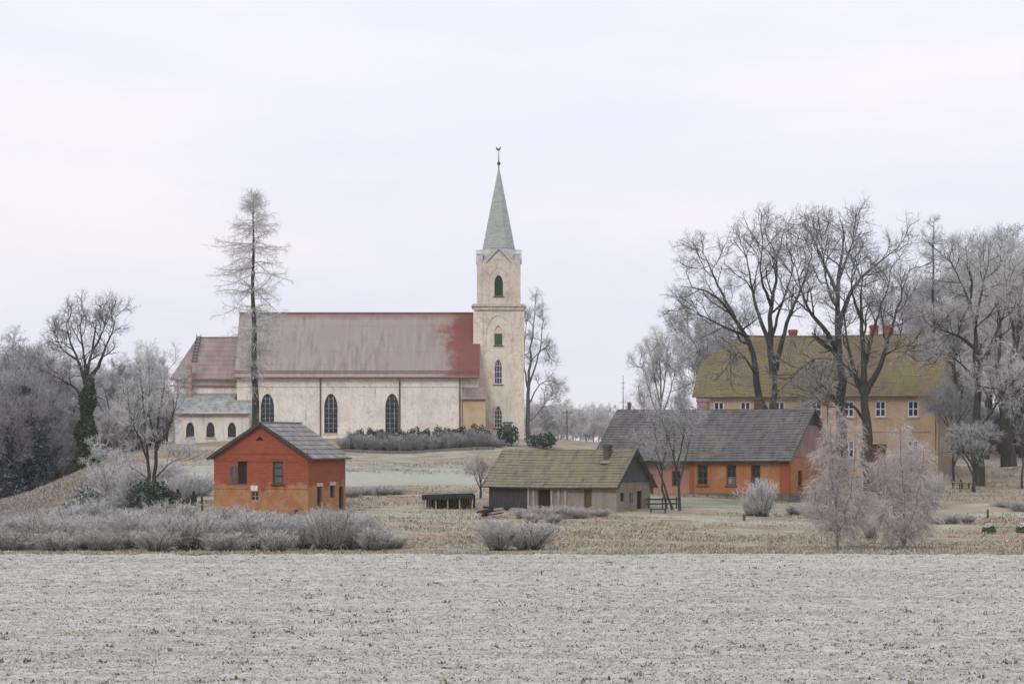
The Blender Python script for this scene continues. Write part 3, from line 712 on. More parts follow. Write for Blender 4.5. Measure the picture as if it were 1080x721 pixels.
# tall sparse larch in front of the church
def larch(name, u, D, ytop, half, label, seed, mt, mc, lo=0.32, nbr=95, r0=0.42, sweep=0.0, dense=1.0, env=None):
    rs = np.random.default_rng(seed); b = spot(u, D)
    H = wz(ytop, D) - b[2]
    zz_ = np.linspace(0, H, 30)
    tk = np.column_stack([.10 * np.sin(zz_ * .22) + .05 * np.sin(zz_ * .9), .08 * np.sin(zz_ * .31), zz_])
    P = tk[None]; Rr = ((r0 * (1 - np.linspace(0, 1, 30)) ** 0.85 + 0.02) * (1 + .06 * np.sin(zz_ * 2.3)))[None]
    t = np.sort(lo + (1 - lo) * rs.uniform(0, 1, nbr) ** 0.8)
    t = np.clip(t + .012 * np.sin(t * 95), lo, 1)
    e = np.interp(t, [p[0] for p in env], [p[1] for p in env])
    ln = half * e * rs.uniform(0.6, 1.08, nbr)
    thin = (t < 0.5) & (rs.uniform(0, 1, nbr) < 0.5); ln = np.where(thin, ln * 0.45, ln)
    az = rs.uniform(0, 6.28, nbr) + np.arange(nbr) * 2.4
    pos = np.column_stack([np.interp(t * H, zz_, tk[:, 0]), np.interp(t * H, zz_, tk[:, 1]), t * H])
    d = np.column_stack([np.cos(az), np.sin(az), rs.normal(0.06, 0.22, nbr) + np.clip((t - .9) * 6, 0, .9) + sweep * .3]); out = [pos]; k = 8
    for s_ in range(k - 1):
        d = d + rs.standard_normal((nbr, 3)) * 0.12; d[:, 2] += [-0.05, -0.07, -0.04, -.01, 0.05, 0.07, .08][s_] + sweep * [0, .02, .06, .12, .18, .2, .2][s_]; d /= np.linalg.norm(d, axis=1, keepdims=True)
        pos = pos + d * (ln / (k - 1))[:, None]; out.append(pos)
    BP = np.stack(out, 1); BR = np.maximum((0.022 + 0.008 * ln)[:, None] * np.linspace(1, 0.3, k)[None], 0.014)
    P2, R2 = spawn(rs, BP, BR, int(11 * dense), 0.15, 1.0, 0.85, 0.3, 1.0, 5, 0.5, 0.2, -0.05 + .1 * sweep, 0.013, tap=0.45, flat=0.35)
    P3, R3 = spawn(rs, P2, R2, int(7 * dense), 0.1, 1.0, 0.95, 0.35, 0.55, 4, 0.7, 0.2, -0.2, 0.0085, tap=0.3)
    P4, R4 = spawn(rs, BP, BR, int(9 * dense), 0.1, 1.0, 1.2, 0.35, 0.6, 4, 0.5, 0.2, -0.3, 0.0085, tap=0.2)
    # short dead spurs on the lower trunk
    P5, R5 = spawn(rs, P, Rr, 60, .05, lo + .1, 1.35, .25, .8, 4, .1, .2, -.05, .012, tap=.1)
    P6, R6 = spawn(rs, P5, R5, 4, .3, 1, .8, .3, .3, 3, .6, .2, -.1, .0085, tap=.2)
    return tree_obj(name, b, [(P, Rr, 10)], [(BP, BR, 5), (P2, R2, 3), (P3, R3, 3), (P4, R4, 3), (P5, R5, 3), (P6, R6, 3)], mt, mc, label)
larch('larch_tree', 268, 262, 205, 4.2, 'very tall sparse larch rising behind the red house before the church', 44, M['bark'], M['twig_frost'], lo=0.34, nbr=165, dense=0.85,
      env=[(.3, .3), (.45, .4), (.54, .68), (.62, 1.0), (.78, 1.08), (.86, .82), (.93, .48), (1.0, .10)])
larch('larch_tree', 985, 345, 229, 5.0, 'bare larch with upswept branches behind the manor roof at right', 42, M['bark'], M['twig_dark'], lo=0.4, nbr=64, r0=0.36, sweep=1.0, dense=.7,
      env=[(.3, .8), (.6, 1.0), (.8, .75), (.92, .42), (1.0, .1)])

# generic frosted woodland trees (four shapes, copied)
def wood_tree(seed, H, spread, name='woodland_tree'):
    rs = np.random.default_rng(seed)
    st = [([(0, 0, 0), (rs.normal(0, .2), rs.normal(0, .2), H * .3), (rs.normal(0, .4), rs.normal(0, .4), H * .65), (rs.normal(0, .6), rs.normal(0, .6), H)], 0.02 * H, 0.03)]
    for i in range(8):
        z0 = H * rs.uniform(0.10, 0.6); a = i * .85 + rs.uniform(0, .6); r = spread * rs.uniform(.6, 1.0)
        st.append(([(0, 0, z0), (r * .45 * math.cos(a), r * .45 * math.sin(a), z0 + H * .16), (r * math.cos(a), r * math.sin(a), min(H * .95, z0 + H * rs.uniform(.3, .42)))], 0.009 * H, 0.03))
    return grow(rs, st, [dict(n=7, t0=.25, t1=1, ang=.65, angv=.2, L=spread * .62, k=5, rf=.5, wob=.14, up=.06, rmin=.03, tap=.4),
                         dict(n=7, t0=.15, t1=1, ang=.7, angv=.25, L=spread * .33, k=4, rf=.5, wob=.18, up=.03, rmin=.02, tap=.4),
                         dict(n=8, t0=.1, t1=1, ang=.75, angv=.25, L=spread * .19, k=3, rf=.6, wob=.2, up=0, rmin=.0125, tap=.3),
                         dict(n=4, t0=.1, t1=1, ang=.75, angv=.25, L=spread * .12, k=2, rf=.6, wob=.2, up=0, rmin=.0115, tap=.3)], 1, ks=9, side0=6)
protos = {}
for i, (H, s) in enumerate([(14, 4.6), (16, 4.2), (13, 5.0), (17, 3.6)]):
    tr, cr = wood_tree(60 + i, H, s); protos[i] = (H, tr, cr, None)
def wood(i, u, D, ytop, label, group, wide=1.0, frost='twig_frost', bark='bark_frost', name='woodland_tree', base=None):
    H, tr, cr, cache = protos[i]
    b = list(spot(u, D))
    if base is not None: b[2] = wz(base, D)
    sc = (wz(ytop, D) - b[2]) / H
    key = (i, frost, bark)
    if key not in protos:
        r = tree_obj(name, b, tr, cr, M[bark], M[frost], label, 'tree', group); protos[key] = r
        r.scale = (sc * wide, sc * wide, sc); r.rotation_euler = (0, 0, random.uniform(0, 6.28)); return r
    return copy_tree(protos[key], b, random.uniform(0, 6.28), (sc * wide, sc * wide, sc), label, group)
G = 'frosted trees of the wood on the left'
lab = 'grey frosted tree in the wood left of the ivy-clad oak'
for j, (u, D, y, w) in enumerate([(-14, 352, 372, 1), (4, 338, 386, 1), (12, 365, 366, 1), (30, 350, 370, 1), (38, 338, 392, .9), (52, 345, 388, .9), (60, 360, 378, .9), (72, 350, 402, .8), (20, 385, 372, 1), (46, 385, 380, 1), (-8, 330, 410, .9)]):
    wood(j % 4, u, D, y, lab, G, w, ('twig_dark', 'twig_mid', 'twig_dark', 'twig_frost')[(j * 3 + j // 4) % 4], 'bark')
G2 = 'frosted trees between the ivy-clad oak and the church'
for j, (u, D, y, w) in enumerate([(112, 345, 398, .9), (124, 360, 386, .9), (138, 350, 380, .9), (150, 372, 376, .9), (176, 380, 384, .8), (106, 380, 396, .9), (165, 392, 390, .9), (128, 395, 396, .9)]):
    wood((j + 1) % 4, u, D, y, 'grey frosted tree filling the gap between ivy-clad oak and church', G2, w, 'twig_frost' if j % 3 == 0 else 'twig_mid', 'bark')
G3 = 'frosted park trees behind the manor'
for j, (u, D, y, w) in enumerate([(962, 372, 300, .8), (998, 366, 306, 1.0), (1014, 358, 284, .9), (1040, 350, 276, .9), (1056, 362, 264, .8), (1078, 352, 256, .9), (1096, 340, 266, .9), (1008, 392, 322, 1.1), (1046, 392, 292, 1.0), (1088, 385, 280, 1.0), (1030, 402, 330, 1.1), (1066, 402, 320, 1.1)]):
    wood(j % 4, u, D, y, 'pale frosted park tree in the dense stand right of the manor', G3, w * 0.9, 'twig_frost' if j % 3 == 0 else 'twig_mid', 'bark')
for j, (u, D, y) in enumerate([(745, 356, 322), (765, 362, 306)]):
    wood(j, u, D, y, ['thin bare tree just showing over the left end of the manor roof', 'pale bare tree behind the manor roof, left of its first chimney'][j], None, .7, 'twig_mid', 'bark')
G4 = 'distant hazy trees behind the churchyard'
rs = np.random.default_rng(8)
for j, u in enumerate(np.linspace(556, 668, 17)):
    D = 640 + 210 * ((j * 7) % 10) / 10
    y = float(np.interp(u, [556, 572, 590, 610, 630, 645, 670], [432, 424, 424, 434, 432, 432, 438])) + rs.uniform(-4, 5)
    wood(j % 4, float(u), D, y, 'hazy blue-grey tree in the far treeline right of the tower', G4, 1.15, 'twig_mid' if j % 2 else 'twig_frost', base=475)
for j, u in enumerate((700, 716, 735)):
    wood(j, u, 700 + 40 * j, 436 + 2 * j, 'hazy distant tree showing between slate roof and manor', 'distant trees behind the slate roof', 1.1, 'twig_frost', base=475)

for j, u in enumerate(np.concatenate([np.linspace(-18, 205, 22), np.linspace(985, 1100, 12)])):
    wood(j % 4, float(u), 560 + 40 * (j % 4), 428 + 5 * (j % 3), 'hazy tree of the far treeline behind the left wood' if u < 500 else 'hazy tree of the far treeline behind the right park', 'far treeline behind the left wood' if u < 500 else 'far treeline behind the right park', 1.2, 'twig_mid' if j % 2 else 'twig_frost', base=480)
# dark spruces inside the left wood
def spruce(seed, H, half, dens=1.0):
    rs = np.random.default_rng(seed); n = int(130 * dens)
    t = np.sort(rs.uniform(0.08, 1, n)); ln = half * (1 - t) ** 0.8 * rs.uniform(.6, 1.15, n) + .15
    az = np.arange(n) * 2.4 + rs.uniform(0, 1, n)
    pos = np.column_stack([0 * t, 0 * t, t * H]); d = np.column_stack([np.cos(az), np.sin(az), np.full(n, -.15)]); out = [pos]
    for s in range(4):
        d = d + rs.standard_normal((n, 3)) * .06; d[:, 2] += -.04 + .05 * (s > 2); d /= np.linalg.norm(d, axis=1, keepdims=True)
        pos = pos + d * ln[:, None] / 4; out.append(pos)
    BP = np.stack(out, 1); BR = np.full((n, 5), .03)
    P2, R2 = spawn(rs, BP, BR, 12, .1, 1, .9, .2, .55, 3, .5, .1, -.15, .012, tap=.3, flat=.6)
    c = P2[:, 1:].reshape(-1, 3) + rs.normal(0, .08, (len(P2) * 2, 3))
    V, F = leaf_cloud(rs, np.concatenate([c, c + rs.normal(0, .12, c.shape)]), (.10, .2), 1.6)
    return [(np.array([[[0, 0, 0], [0, 0, H * .5], [0, 0, H]]], float), np.array([[.2, .12, .03]]), 7), (BP, BR, 3)], V, F
def spruce_obj(seed, u, D, ytop, half, label, group=None, m='spruce', name='spruce_tree'):
    b = spot(u, D); H = wz(ytop, D) - b[2]
    tr, V, F = spruce(seed, H, half)
    root = thing(name, b, label, 'tree', group)
    Vt, Ft = merge_tubes(tr); obj('trunk', mesh_np('trunk', Vt, Ft), M['bark'], root); obj('crown', mesh_np('crown', V, F), M[m], root)
    return root
for j, (u, D, y, h) in enumerate([(26, 335, 406, 2.2), (10, 332, 440, 2.0), (42, 334, 452, 1.9)]):
    spruce_obj(80 + j, u, D, y, h, ['dark spruce standing tallest among the frosted trees at far left', 'short dark spruce at the left edge of the wood', 'low dark spruce beside the tallest one in the left wood'][j])

# frosted bushes
def bush(seed, H, W, nst=46, upb=0.10, fine=1.0, rmin=.0095):
    rs = np.random.default_rng(seed)
    az = rs.uniform(0, 6.28, nst); lean = rs.uniform(0.05, 1.0, nst) ** .75
    b0 = np.column_stack([np.cos(az), np.sin(az)]) * (rs.uniform(0, .28, nst) * W)[:, None]
    ln = H * rs.uniform(.65, 1.05, nst)
    d = np.column_stack([np.cos(az) * lean * W / H, np.sin(az) * lean * W / H, np.ones(nst)]); d /= np.linalg.norm(d, axis=1, keepdims=True)
    pos = np.column_stack([b0, np.full(nst, -.1)]); out = [pos]
    for s in range(5):
        d = d + rs.standard_normal((nst, 3)) * .09; d[:, 2] += .03; d /= np.linalg.norm(d, axis=1, keepdims=True)
        pos = pos + d * ln[:, None] / 5; out.append(pos)
    P = np.stack(out, 1); Rr = .035 * np.linspace(1, .3, 6)[None] * np.ones((nst, 1))
    P2, R2 = spawn(rs, P, Rr, int(11 * fine), .18, 1, .5, .2, H * .34, 4, .5, .14, upb, rmin * 1.2, tap=.5)
    P3, R3 = spawn(rs, P2, R2, int(9 * fine), .1, 1, .6, .25, H * .15, 3, .7, .18, .04, rmin * .85, tap=.3)
    V, F = merge_tubes([(P, Rr, 4), (P2, R2, 3), (P3, R3, 3)])
    return V, F, nst * 5 * 4
BM = []
for i in range(5):
    BM.append(bush(100 + i, 3.0, 1.5 + .2 * i, nst=44 + 4 * i))
BMESH = {}
def bush_obj(i, u, D, H, W, label, group=None, m='twig_bush', name='frosted_bush', sink=0.1, cat='bush'):
    key = (i, m)
    if key not in BMESH:
        me = mesh_np(name, *BM[i][:2]); me.materials.append(M[m]); me.materials.append(M['bush_stem']); BMESH[key] = me
        mi = np.zeros(len(me.polygons), np.int32); mi[:BM[i][2]] = 1; me.polygons.foreach_set('material_index', mi)
    o = link(bpy.data.objects.new(name, BMESH[key])); b = spot(u, D)
    o.location = (b[0], b[1], b[2] - sink); o.rotation_euler = (0, 0, random.uniform(0, 6.28))
    o.scale = (W / 4.2, W / 4.2, H / 3.1)
    return tag(o, label, cat, group)
GB = 'frosted bushes of the thicket along the far edge of the field'
labF = 'grey frosted bush in the thicket along the field edge'
labB = 'grey frosted bush in the second row of the thicket, behind the field-edge bushes'
rs = np.random.default_rng(33)
front = [(-14, 203, 2.5, 5.1), (10, 201, 1.7, 4.5), (34, 204, 2.7, 5.1), (62, 200, 1.5, 4.7), (84, 203, 2.4, 4.7), (110, 201, 1.6, 4.7), (136, 204, 2.8, 5.1),
         (165, 200, 1.7, 4.7), (203, 202, 2.7, 5.9), (236, 200, 1.5, 4.5), (268, 203, 2.6, 5.3), (294, 200, 1.6, 4.3), (320, 203, 2.4, 4.5), (346, 201, 3.1, 4.7), (372, 202, 2.7, 4.1), (393, 200, 1.7, 4.1), (412, 202, 1.1, 3.9)]
for j, (u, D, h, w) in enumerate(front):
    l = {8: 'rounded grey frosted bush swelling above the field edge left of the red house', 13: 'tall grey frosted bush at the field edge below the right corner of the red house', 16: 'lowest bush at the right end of the field-edge thicket'}.get(j, labF)
    bush_obj(j % 5, u, D, h, w, l, GB)
back = [(-5, 214, 2.1, 5), (28, 217, 2.0, 4.6), (58, 214, 2.3, 5), (92, 219, 2.0, 4.6), (122, 214, 2.6, 5), (150, 221, 2.2, 5), (180, 216, 2.9, 5.6), (216, 219, 1.7, 4.6), (240, 214, 2.5, 5), (268, 223, 1.5, 4.4), (300, 219, 1.5, 4.6), (330, 214, 1.9, 4.0), (360, 216, 1.7, 4.2), (385, 220, 1.2, 4)]
for q_ in range(24):
    back.append((float(rs.uniform(-10, 385)), float(rs.uniform(206, 214)), float(rs.uniform(1.4, 2.3)), float(rs.uniform(4, 5.5))))
for j, (u, D, h, w) in enumerate(back):
    bush_obj((j + 2) % 5, u, D, h, w, labB, GB)
bush_obj(1, 525, 201, 2.3, 5.2, 'left half of the wide grey bush pair standing alone below the barn', 'lone bush pair below the barn')
bush_obj(3, 556, 202, 2.1, 5.4, 'right half of the wide grey bush pair standing alone below the barn', 'lone bush pair below the barn')
for j, (u, D, h, w, l) in enumerate([(70, 236, 1.9, 5, 'pale frosted bush at the foot of the brown slope, left one'), (98, 240, 2.3, 5, 'pale frosted bush behind the thin sapling'), (128, 246, 2.6, 5.4, 'pale frosted bush left of the dark evergreen clump'),
        (190, 262, 2.6, 5, 'frosted bush on the bank between the twin-stemmed tree and the red house'), (206, 275, 2.4, 5, 'frosted bush climbing the bank below the small arched church windows'), (140, 268, 3.2, 6, 'large frosted bush on the bank above the dark evergreen clump'), (175, 285, 2.8, 6, 'frosted bush high on the bank under the choir'), (118, 274, 3.2, 5.6, 'pale frosted bush high on the slope behind the sapling')]):
    bush_obj(j % 5, u, D, h, w, l, None, 'twig_frost')
N = 26000
yy = rng.uniform(258, 306, N); uu = rng.uniform(-70, 118, N); hk = (uu * .55 + (306 - yy) * 1.2 + rng.normal(0, 6, N)) < 82
xy = np.column_stack([wx(uu, yy), yy])[hk]
tufts('heath', xy, zt(xy[:, 0], xy[:, 1]), 0.15, 0.42, 5, 1.2, 0.04, M['twig_brown'], 'brown frosted heath covering the slope below the ivy-clad oak', 'heath', rng)
for j, (u, D) in enumerate([(-10, 342), (8, 348), (24, 344), (40, 352), (56, 348), (70, 354), (84, 350), (104, 352), (122, 356), (138, 360), (152, 366), (168, 372)]):
    bush_obj(j % 5, u, D, 4.6 + .6 * (j % 3), 6.5, 'frosted undergrowth bush at the foot of the left wood', 'undergrowth of the left wood', 'twig_mid', 'undergrowth_bush')
for j, (u, D) in enumerate([(992, 362), (1006, 368), (1020, 360), (1036, 366), (1050, 372), (1074, 362), (1088, 358), (1100, 352), (1014, 384), (1060, 388), (1084, 380)]):
    bush_obj(j % 5, u, D, 5.2 + .8 * (j % 3), 7, 'frosted undergrowth bush below the park trees at right', 'undergrowth of the right park', 'twig_mid', 'undergrowth_bush')
# scrub strip right of the red house and by the barn
for j, (u, D, h, w) in enumerate([(372, 268, 1.0, 3.4), (388, 272, 0.9, 3.2), (403, 270, 1.1, 3.2), (418, 272, 0.9, 3.0)]):
    bush_obj(j, u, D, h, w, 'low frosted scrub bush in the row right of the red house', 'scrub bushes right of the red house')
for j, (u, D, h, w) in enumerate([(550, 238, 1.0, 2.2), (572, 237, 1.3, 2.8), (592, 239, 1.2, 2.8), (612, 239, 1.1, 2.6), (632, 242, .8, 2.4), (560, 234, .9, 2.4), (583, 233, 0.9, 2.6)]):
    bush_obj(j % 5, u, D, h, w, 'tangled frosted bramble bush in front of the barn wall', 'bramble bushes in front of the barn', 'twig_pink' if j % 2 else 'twig_bush')
bush_obj(2, 803, 246, 3.3, 3.9, 'bright white frosted shrub standing before the orange house', None, 'twig_frost')
bush_obj(0, 790, 247, 1.6, 2.2, 'little frosted shrub at the left foot of the bright white one', None, 'twig_frost')
hero('frosted_shrub', 507, 264, [
    ([(507, 527), (507, 515), (508, 503), (510, 492)], 0.13, 0.03), ([(507, 516), (501, 503, .3), (497, 492, .5)], 0.08, 0.02), ([(507, 514), (514, 502, -.3), (519, 492, -.4)], 0.08, 0.02), ([(507, 510), (505, 498, -.6), (503, 488, -.8)], 0.07, 0.02)],
    lv(FROST, l0_L=1.2, l0_n=7, l0_rmin=.02, l1_L=.7, l1_n=6, l1_rmin=.012, l2_L=.5, l2_n=5, l3_L=.3, l3_n=3), M['bark'], M['twig_pink'], 'small pinkish frosted tree at the left end of the barn roof', 45)
for j, (u, D, h, w) in enumerate([(985, 243, .8, 2.6), (1003, 244, 1.0, 2.6), (1020, 246, .8, 2.4), (1062, 262, 1.0, 3), (1078, 258, 1.2, 3), (838, 250, 1.0, 3.0), (858, 247, 1.3, 3.2)]):
    bush_obj(j % 5, u, D, h, w, 'low greyish frosted brush in the dry grass of the right meadow', 'low brush in the right meadow')

# weeping frosted birches at the field edge
def birch(name, u, D, stems, label, seed):
    b = spot(u, D); rs = np.random.default_rng(seed)
    st = px_stems(D, b, stems)
    P = np.stack([resample(p, 12) for p, a, c in st]); P[:, 1:] += rs.normal(0, .06, P[:, 1:].shape)
    Rr = np.stack([a + (c - a) * np.linspace(0, 1, 12) for p, a, c in st])
    P1, R1 = spawn(rs, P, Rr, 26, .04, 1, .6, .25, 1.15, 6, .5, .12, .02, .014, tap=.45)
    P2, R2 = spawn(rs, P1, R1, 9, .12, 1, .8, .3, 0.85, 5, .6, .14, -.22, .0085, tap=.3)
    P3, R3 = spawn(rs, P2, R2, 7, .1, 1, .6, .3, .6, 3, .8, .15, -.28, .0075, tap=.2)
    return tree_obj(name, b, [(P, Rr, 6)], [(P1, R1, 4), (P2, R2, 3), (P3, R3, 3)], M['bark_frost'], M['twig_pink'], label)
birch('birch_tree', 884, 204, [([(884, 583), (883, 548), (884, 503), (886, 464), (889, 436)], .09, .02), ([(884, 575), (876, 540, .3), (870, 505, .5), (866, 475, .6)], .06, .02), ([(884, 570), (893, 535, -.3), (900, 500, -.5), (903, 456, -.6)], .06, .02), ([(883, 545), (878, 505, -.6), (876, 448, -.8)], .06, .02), ([(885, 565), (900, 550, .4), (912, 525, .6)], .04, .015), ([(885, 565), (868, 548, -.4), (858, 515, -.6)], .04, .015)],
      'left one of the two pinkish frosted birches at the field edge', 51)
birch('birch_tree', 954, 204, [([(954, 583), (954, 548), (952, 505), (950, 472), (949, 452)], .09, .02), ([(954, 578), (945, 545, .3), (936, 510, .5), (932, 480, .6)], .06, .02), ([(954, 575), (964, 540, -.3), (972, 505, -.5), (974, 475, -.6)], .06, .02), ([(953, 545), (960, 505, .6), (962, 470, .8)], .06, .02), ([(954, 570), (938, 555, -.4), (926, 530, -.6)], .04, .015), ([(954, 570), (972, 552, .4), (982, 525, .6)], .04, .015)],
      'right one of the two pinkish frosted birches at the field edge', 52)
bush_obj(1, 918, 222, 1.8, 2.6, 'pale frosted bush between the two pinkish birches', None, 'twig_pink')
bush_obj(4, 984, 262, 3.4, 2.8, 'tall frosted shrub right behind the right-hand birch', None, 'twig_frost')
bush_obj(3, 935, 275, 3.8, 4.6, 'frosted shrub before the manor wall at the foot of the low-forking oak', None, 'twig_pink')
bush_obj(2, 955, 279, 4.6, 5.0, 'broad frosted shrub before the lower windows of the manor', None, 'twig_pink')
wood(2, 1006, 300, 400, 'small frosted tree standing close to the right gable of the manor', None, .8, 'twig_mid', 'bark')
bush_obj(0, 868, 276, 3.6, 4.2, 'frosted shrub behind the gable end of the orange house', None, 'twig_pink')

# evergreens
def evergreen(u, D, H, W, label, seed, group=None, m='evergreen', name='evergreen_shrub', n=1500, taper=0.0):
    rs = np.random.default_rng(seed); b = spot(u, D)
    d = rs.standard_normal((n, 3)); d /= np.linalg.norm(d, axis=1, keepdims=True)
    r = rs.uniform(.25, 1, n) ** .45 * (1 + .16 * np.sin(d[:, 0] * 5 + seed) + .14 * np.sin(d[:, 2] * 7 + d[:, 1] * 4))
    z = .5 + .5 * d[:, 2] * r
    s = (1 - taper * np.clip(z, 0, 1))
    c = np.column_stack([d[:, 0] * r * W / 2 * s, d[:, 1] * r * W / 2 * s, z * H])
    c = c[c[:, 2] > -0.05]
    V, F = leaf_cloud(rs, c, (.07, .16), 1.3)
    root = thing(name, b, label, 'shrub', group)
    mb = MB()
    for a in range(3):
        mb.tube([(0, 0, -.2), (.12 * math.cos(a * 2.1) * W, .12 * math.sin(a * 2.1) * W, H * .5), (.2 * math.cos(a * 2.1) * W, .2 * math.sin(a * 2.1) * W, H * .8)], [.06, .04, .015], 5)
    mb.build('stem', M['bark'], root)
    obj('foliage', mesh_np('foliage', V, F), M[m], root)
    return root
evergreen(150, 246, 2.9, 3.6, 'dark evergreen shrub at the foot of the twin-stemmed tree, left of its trunks', 1)
evergreen(170, 247, 2.6, 2.6, 'dark evergreen shrub right of the twin trunks', 2)
evergreen(93, 244, 2.9, 3.4, 'frosted green shrub at the foot of the brown slope, nearer the oak', 3, None, 'frosty_green')
evergreen(75, 243, 1.7, 2.6, 'low frosted green shrub left of the taller green one', 4, None, 'frosty_green')
evergreen(573, 362, 1.7, 4.0, 'dark evergreen shrub beside the slim tree right of the church tower', 6)
GH = 'dark evergreens in the churchyard hedge'
for j, (u, h, w) in enumerate([(392, 1.8, 1.7), (401, 1.9, 1.5), (437, 2.0, 1.8), (449, 1.7, 1.6), (462, 1.9, 2.0), (412, 1.6, 1.8), (425, 1.7, 1.6), (474, 1.7, 1.8), (486, 1.8, 1.6), (378, 1.7, 1.8), (500, 1.9, 1.8), (509, 1.7, 1.6), (531, 2.0, 1.7), (539, 2.1, 1.6)]):
    l = {12: 'dark evergreen at the tower foot, left of the notice board post', 13: 'dark evergreen below the notice board at the tower foot'}.get(j, 'dark evergreen poking above the frosted hedge under the nave wall')
    evergreen(u, 360.0, h + .5, w + .3, l, 10 + j, GH, n=700)
GHB = 'frosted hedge bushes along the churchyard bank'
for j, u in enumerate(range(364, 528, 8)):
    bush_obj(j % 5, u, 357.5 + (j % 2), (1.7 if u < 515 else 1.2) + .2 * (j * 7 % 4), 3.0, 'greyish frosted hedge bush on the bank below the nave wall', GHB, ('twig_mid', 'twig_bush', 'twig_mid', 'twig_dark')[j * 3 % 4], 'hedge_bush', cat='hedge bush')
# clipped green domes in the meadow
def dome(u, D, label, seed):
    rs = np.random.default_rng(seed); b = spot(u, D); root = thing('clipped_shrub', b, label, 'shrub')
    n = 1500; d = rs.standard_normal((n, 3)); d /= np.linalg.norm(d, axis=1, keepdims=True); d[:, 2] = np.abs(d[:, 2])
    c = d * np.array([.58, .58, .82]) * rs.uniform(.85, 1.02, n)[:, None]
    cap = c[:, 2] > 0.56 + .08 * np.sin(c[:, 0] * 7)
    V, F = leaf_cloud(rs, c[~cap], (.04, .08)); obj('foliage', mesh_np('foliage', V, F), M['boxwood'], root)
    V, F = leaf_cloud(rs, np.concatenate([c[cap]] * 2) + .02, (.04, .08)); obj('frost_cap', mesh_np('frost_cap', V, F), M['hoar'], root)
dome(1043, 232, 'clipped green dome shrub with a white frost cap, standing clear in the meadow', 1)
dome(1079, 233, 'clipped green dome shrub with frost cap cut off by the right edge', 2)

# ------------------------------------------------------------------ buildings
def along(u, u0, D0_, phi):
    """metres from the near corner, along a facade receding to the left, of what the photo shows at column u"""
    q = (u - 540) * K
    return (wx(u0, D0_) - q * D0_) / (math.cos(phi) + q * math.sin(phi))
class Plane:
    def __init__(s, o, ex, n): s.o = Vector(o); s.ex = Vector(ex); s.n = Vector(n)
    def p(s, a, b, d=0.0): return s.o + s.ex * a + Vector((0, 0, b)) - s.n * d
def loop_pts(op):
    k, a0, a1, b0, b1 = op[:5]
    if k == 'rect': return [(a0, b0), (a1, b0), (a1, b1), (a0, b1)]
    if k == 'tri': return [(a0, b0), (a1, b0), ((a0 + a1) / 2, b1)]
    w = a1 - a0; h = min(w * 1.0, (b1 - b0) * .5); s = b1 - h; m = (a0 + a1) / 2
    pts = [(a0, b0), (a1, b0)]
    for i in range(0, 6):
        t = i / 6; pts.append((a1 - (w / 2) * (1 - math.cos(t * math.pi / 2)) ** 1.0, s + h * math.sin(t * math.pi / 2) ** 1.15 if t else s))
    pts.append((m, b1))
    for i in range(5, -1, -1):
        t = i / 6; pts.append((a0 + (w / 2) * (1 - math.cos(t * math.pi / 2)) ** 1.0, s + h * math.sin(t * math.pi / 2) ** 1.15 if t else s))
    return pts
def wall(mb, pl, outline, ops=(), depth=0.35):
    bm = bmesh.new()
    for lp in [outline] + [loop_pts(o) for o in ops]:
        vs = [bm.verts.new((a, b, 0)) for a, b in lp]
        for i in range(len(vs)): bm.edges.new((vs[i], vs[(i + 1) % len(vs)]))
    bmesh.ops.triangle_fill(bm, use_beauty=True, use_dissolve=False, edges=bm.edges[:])
    bm.verts.index_update()
    mb.add([pl.p(v.co.x, v.co.y) for v in bm.verts], [[v.index for v in f.verts] for f in bm.faces])
    bm.free()
    for o in ops:
        lp = loop_pts(o); n = len(lp)
        mb.add([pl.p(a, b) for a, b in lp] + [pl.p(a, b, depth) for a, b in lp], [(i, (i + 1) % n, (i + 1) % n + n, i + n) for i in range(n)])
def scaled(lp, f):
    ca = (min(p[0] for p in lp) + max(p[0] for p in lp)) / 2; cb = (min(p[1] for p in lp) + max(p[1] for p in lp)) / 2
    wa = max(p[0] for p in lp) - ca; wb = max(p[1] for p in lp) - cb
    fa = (wa - f) / wa; fb = (wb - f) / wb
    return [(ca + (a - ca) * fa, cb + (b - cb) * fb) for a, b in lp]
def clip_bar(lp, a=None, b=None):
    """span of a vertical (a) or horizontal (b) line inside polygon"""
    hits = []
    n = len(lp)
    for i in range(n):
        (x0, y0), (x1, y1) = lp[i], lp[(i + 1) % n]
        if a is not None and (x0 - a) * (x1 - a) < 0: hits.append(y0 + (y1 - y0) * (a - x0) / (x1 - x0))
        if b is not None and (y0 - b) * (y1 - b) < 0: hits.append(x0 + (x1 - x0) * (b - y0) / (y1 - y0))
    return (min(hits), max(hits)) if len(hits) >= 2 else None
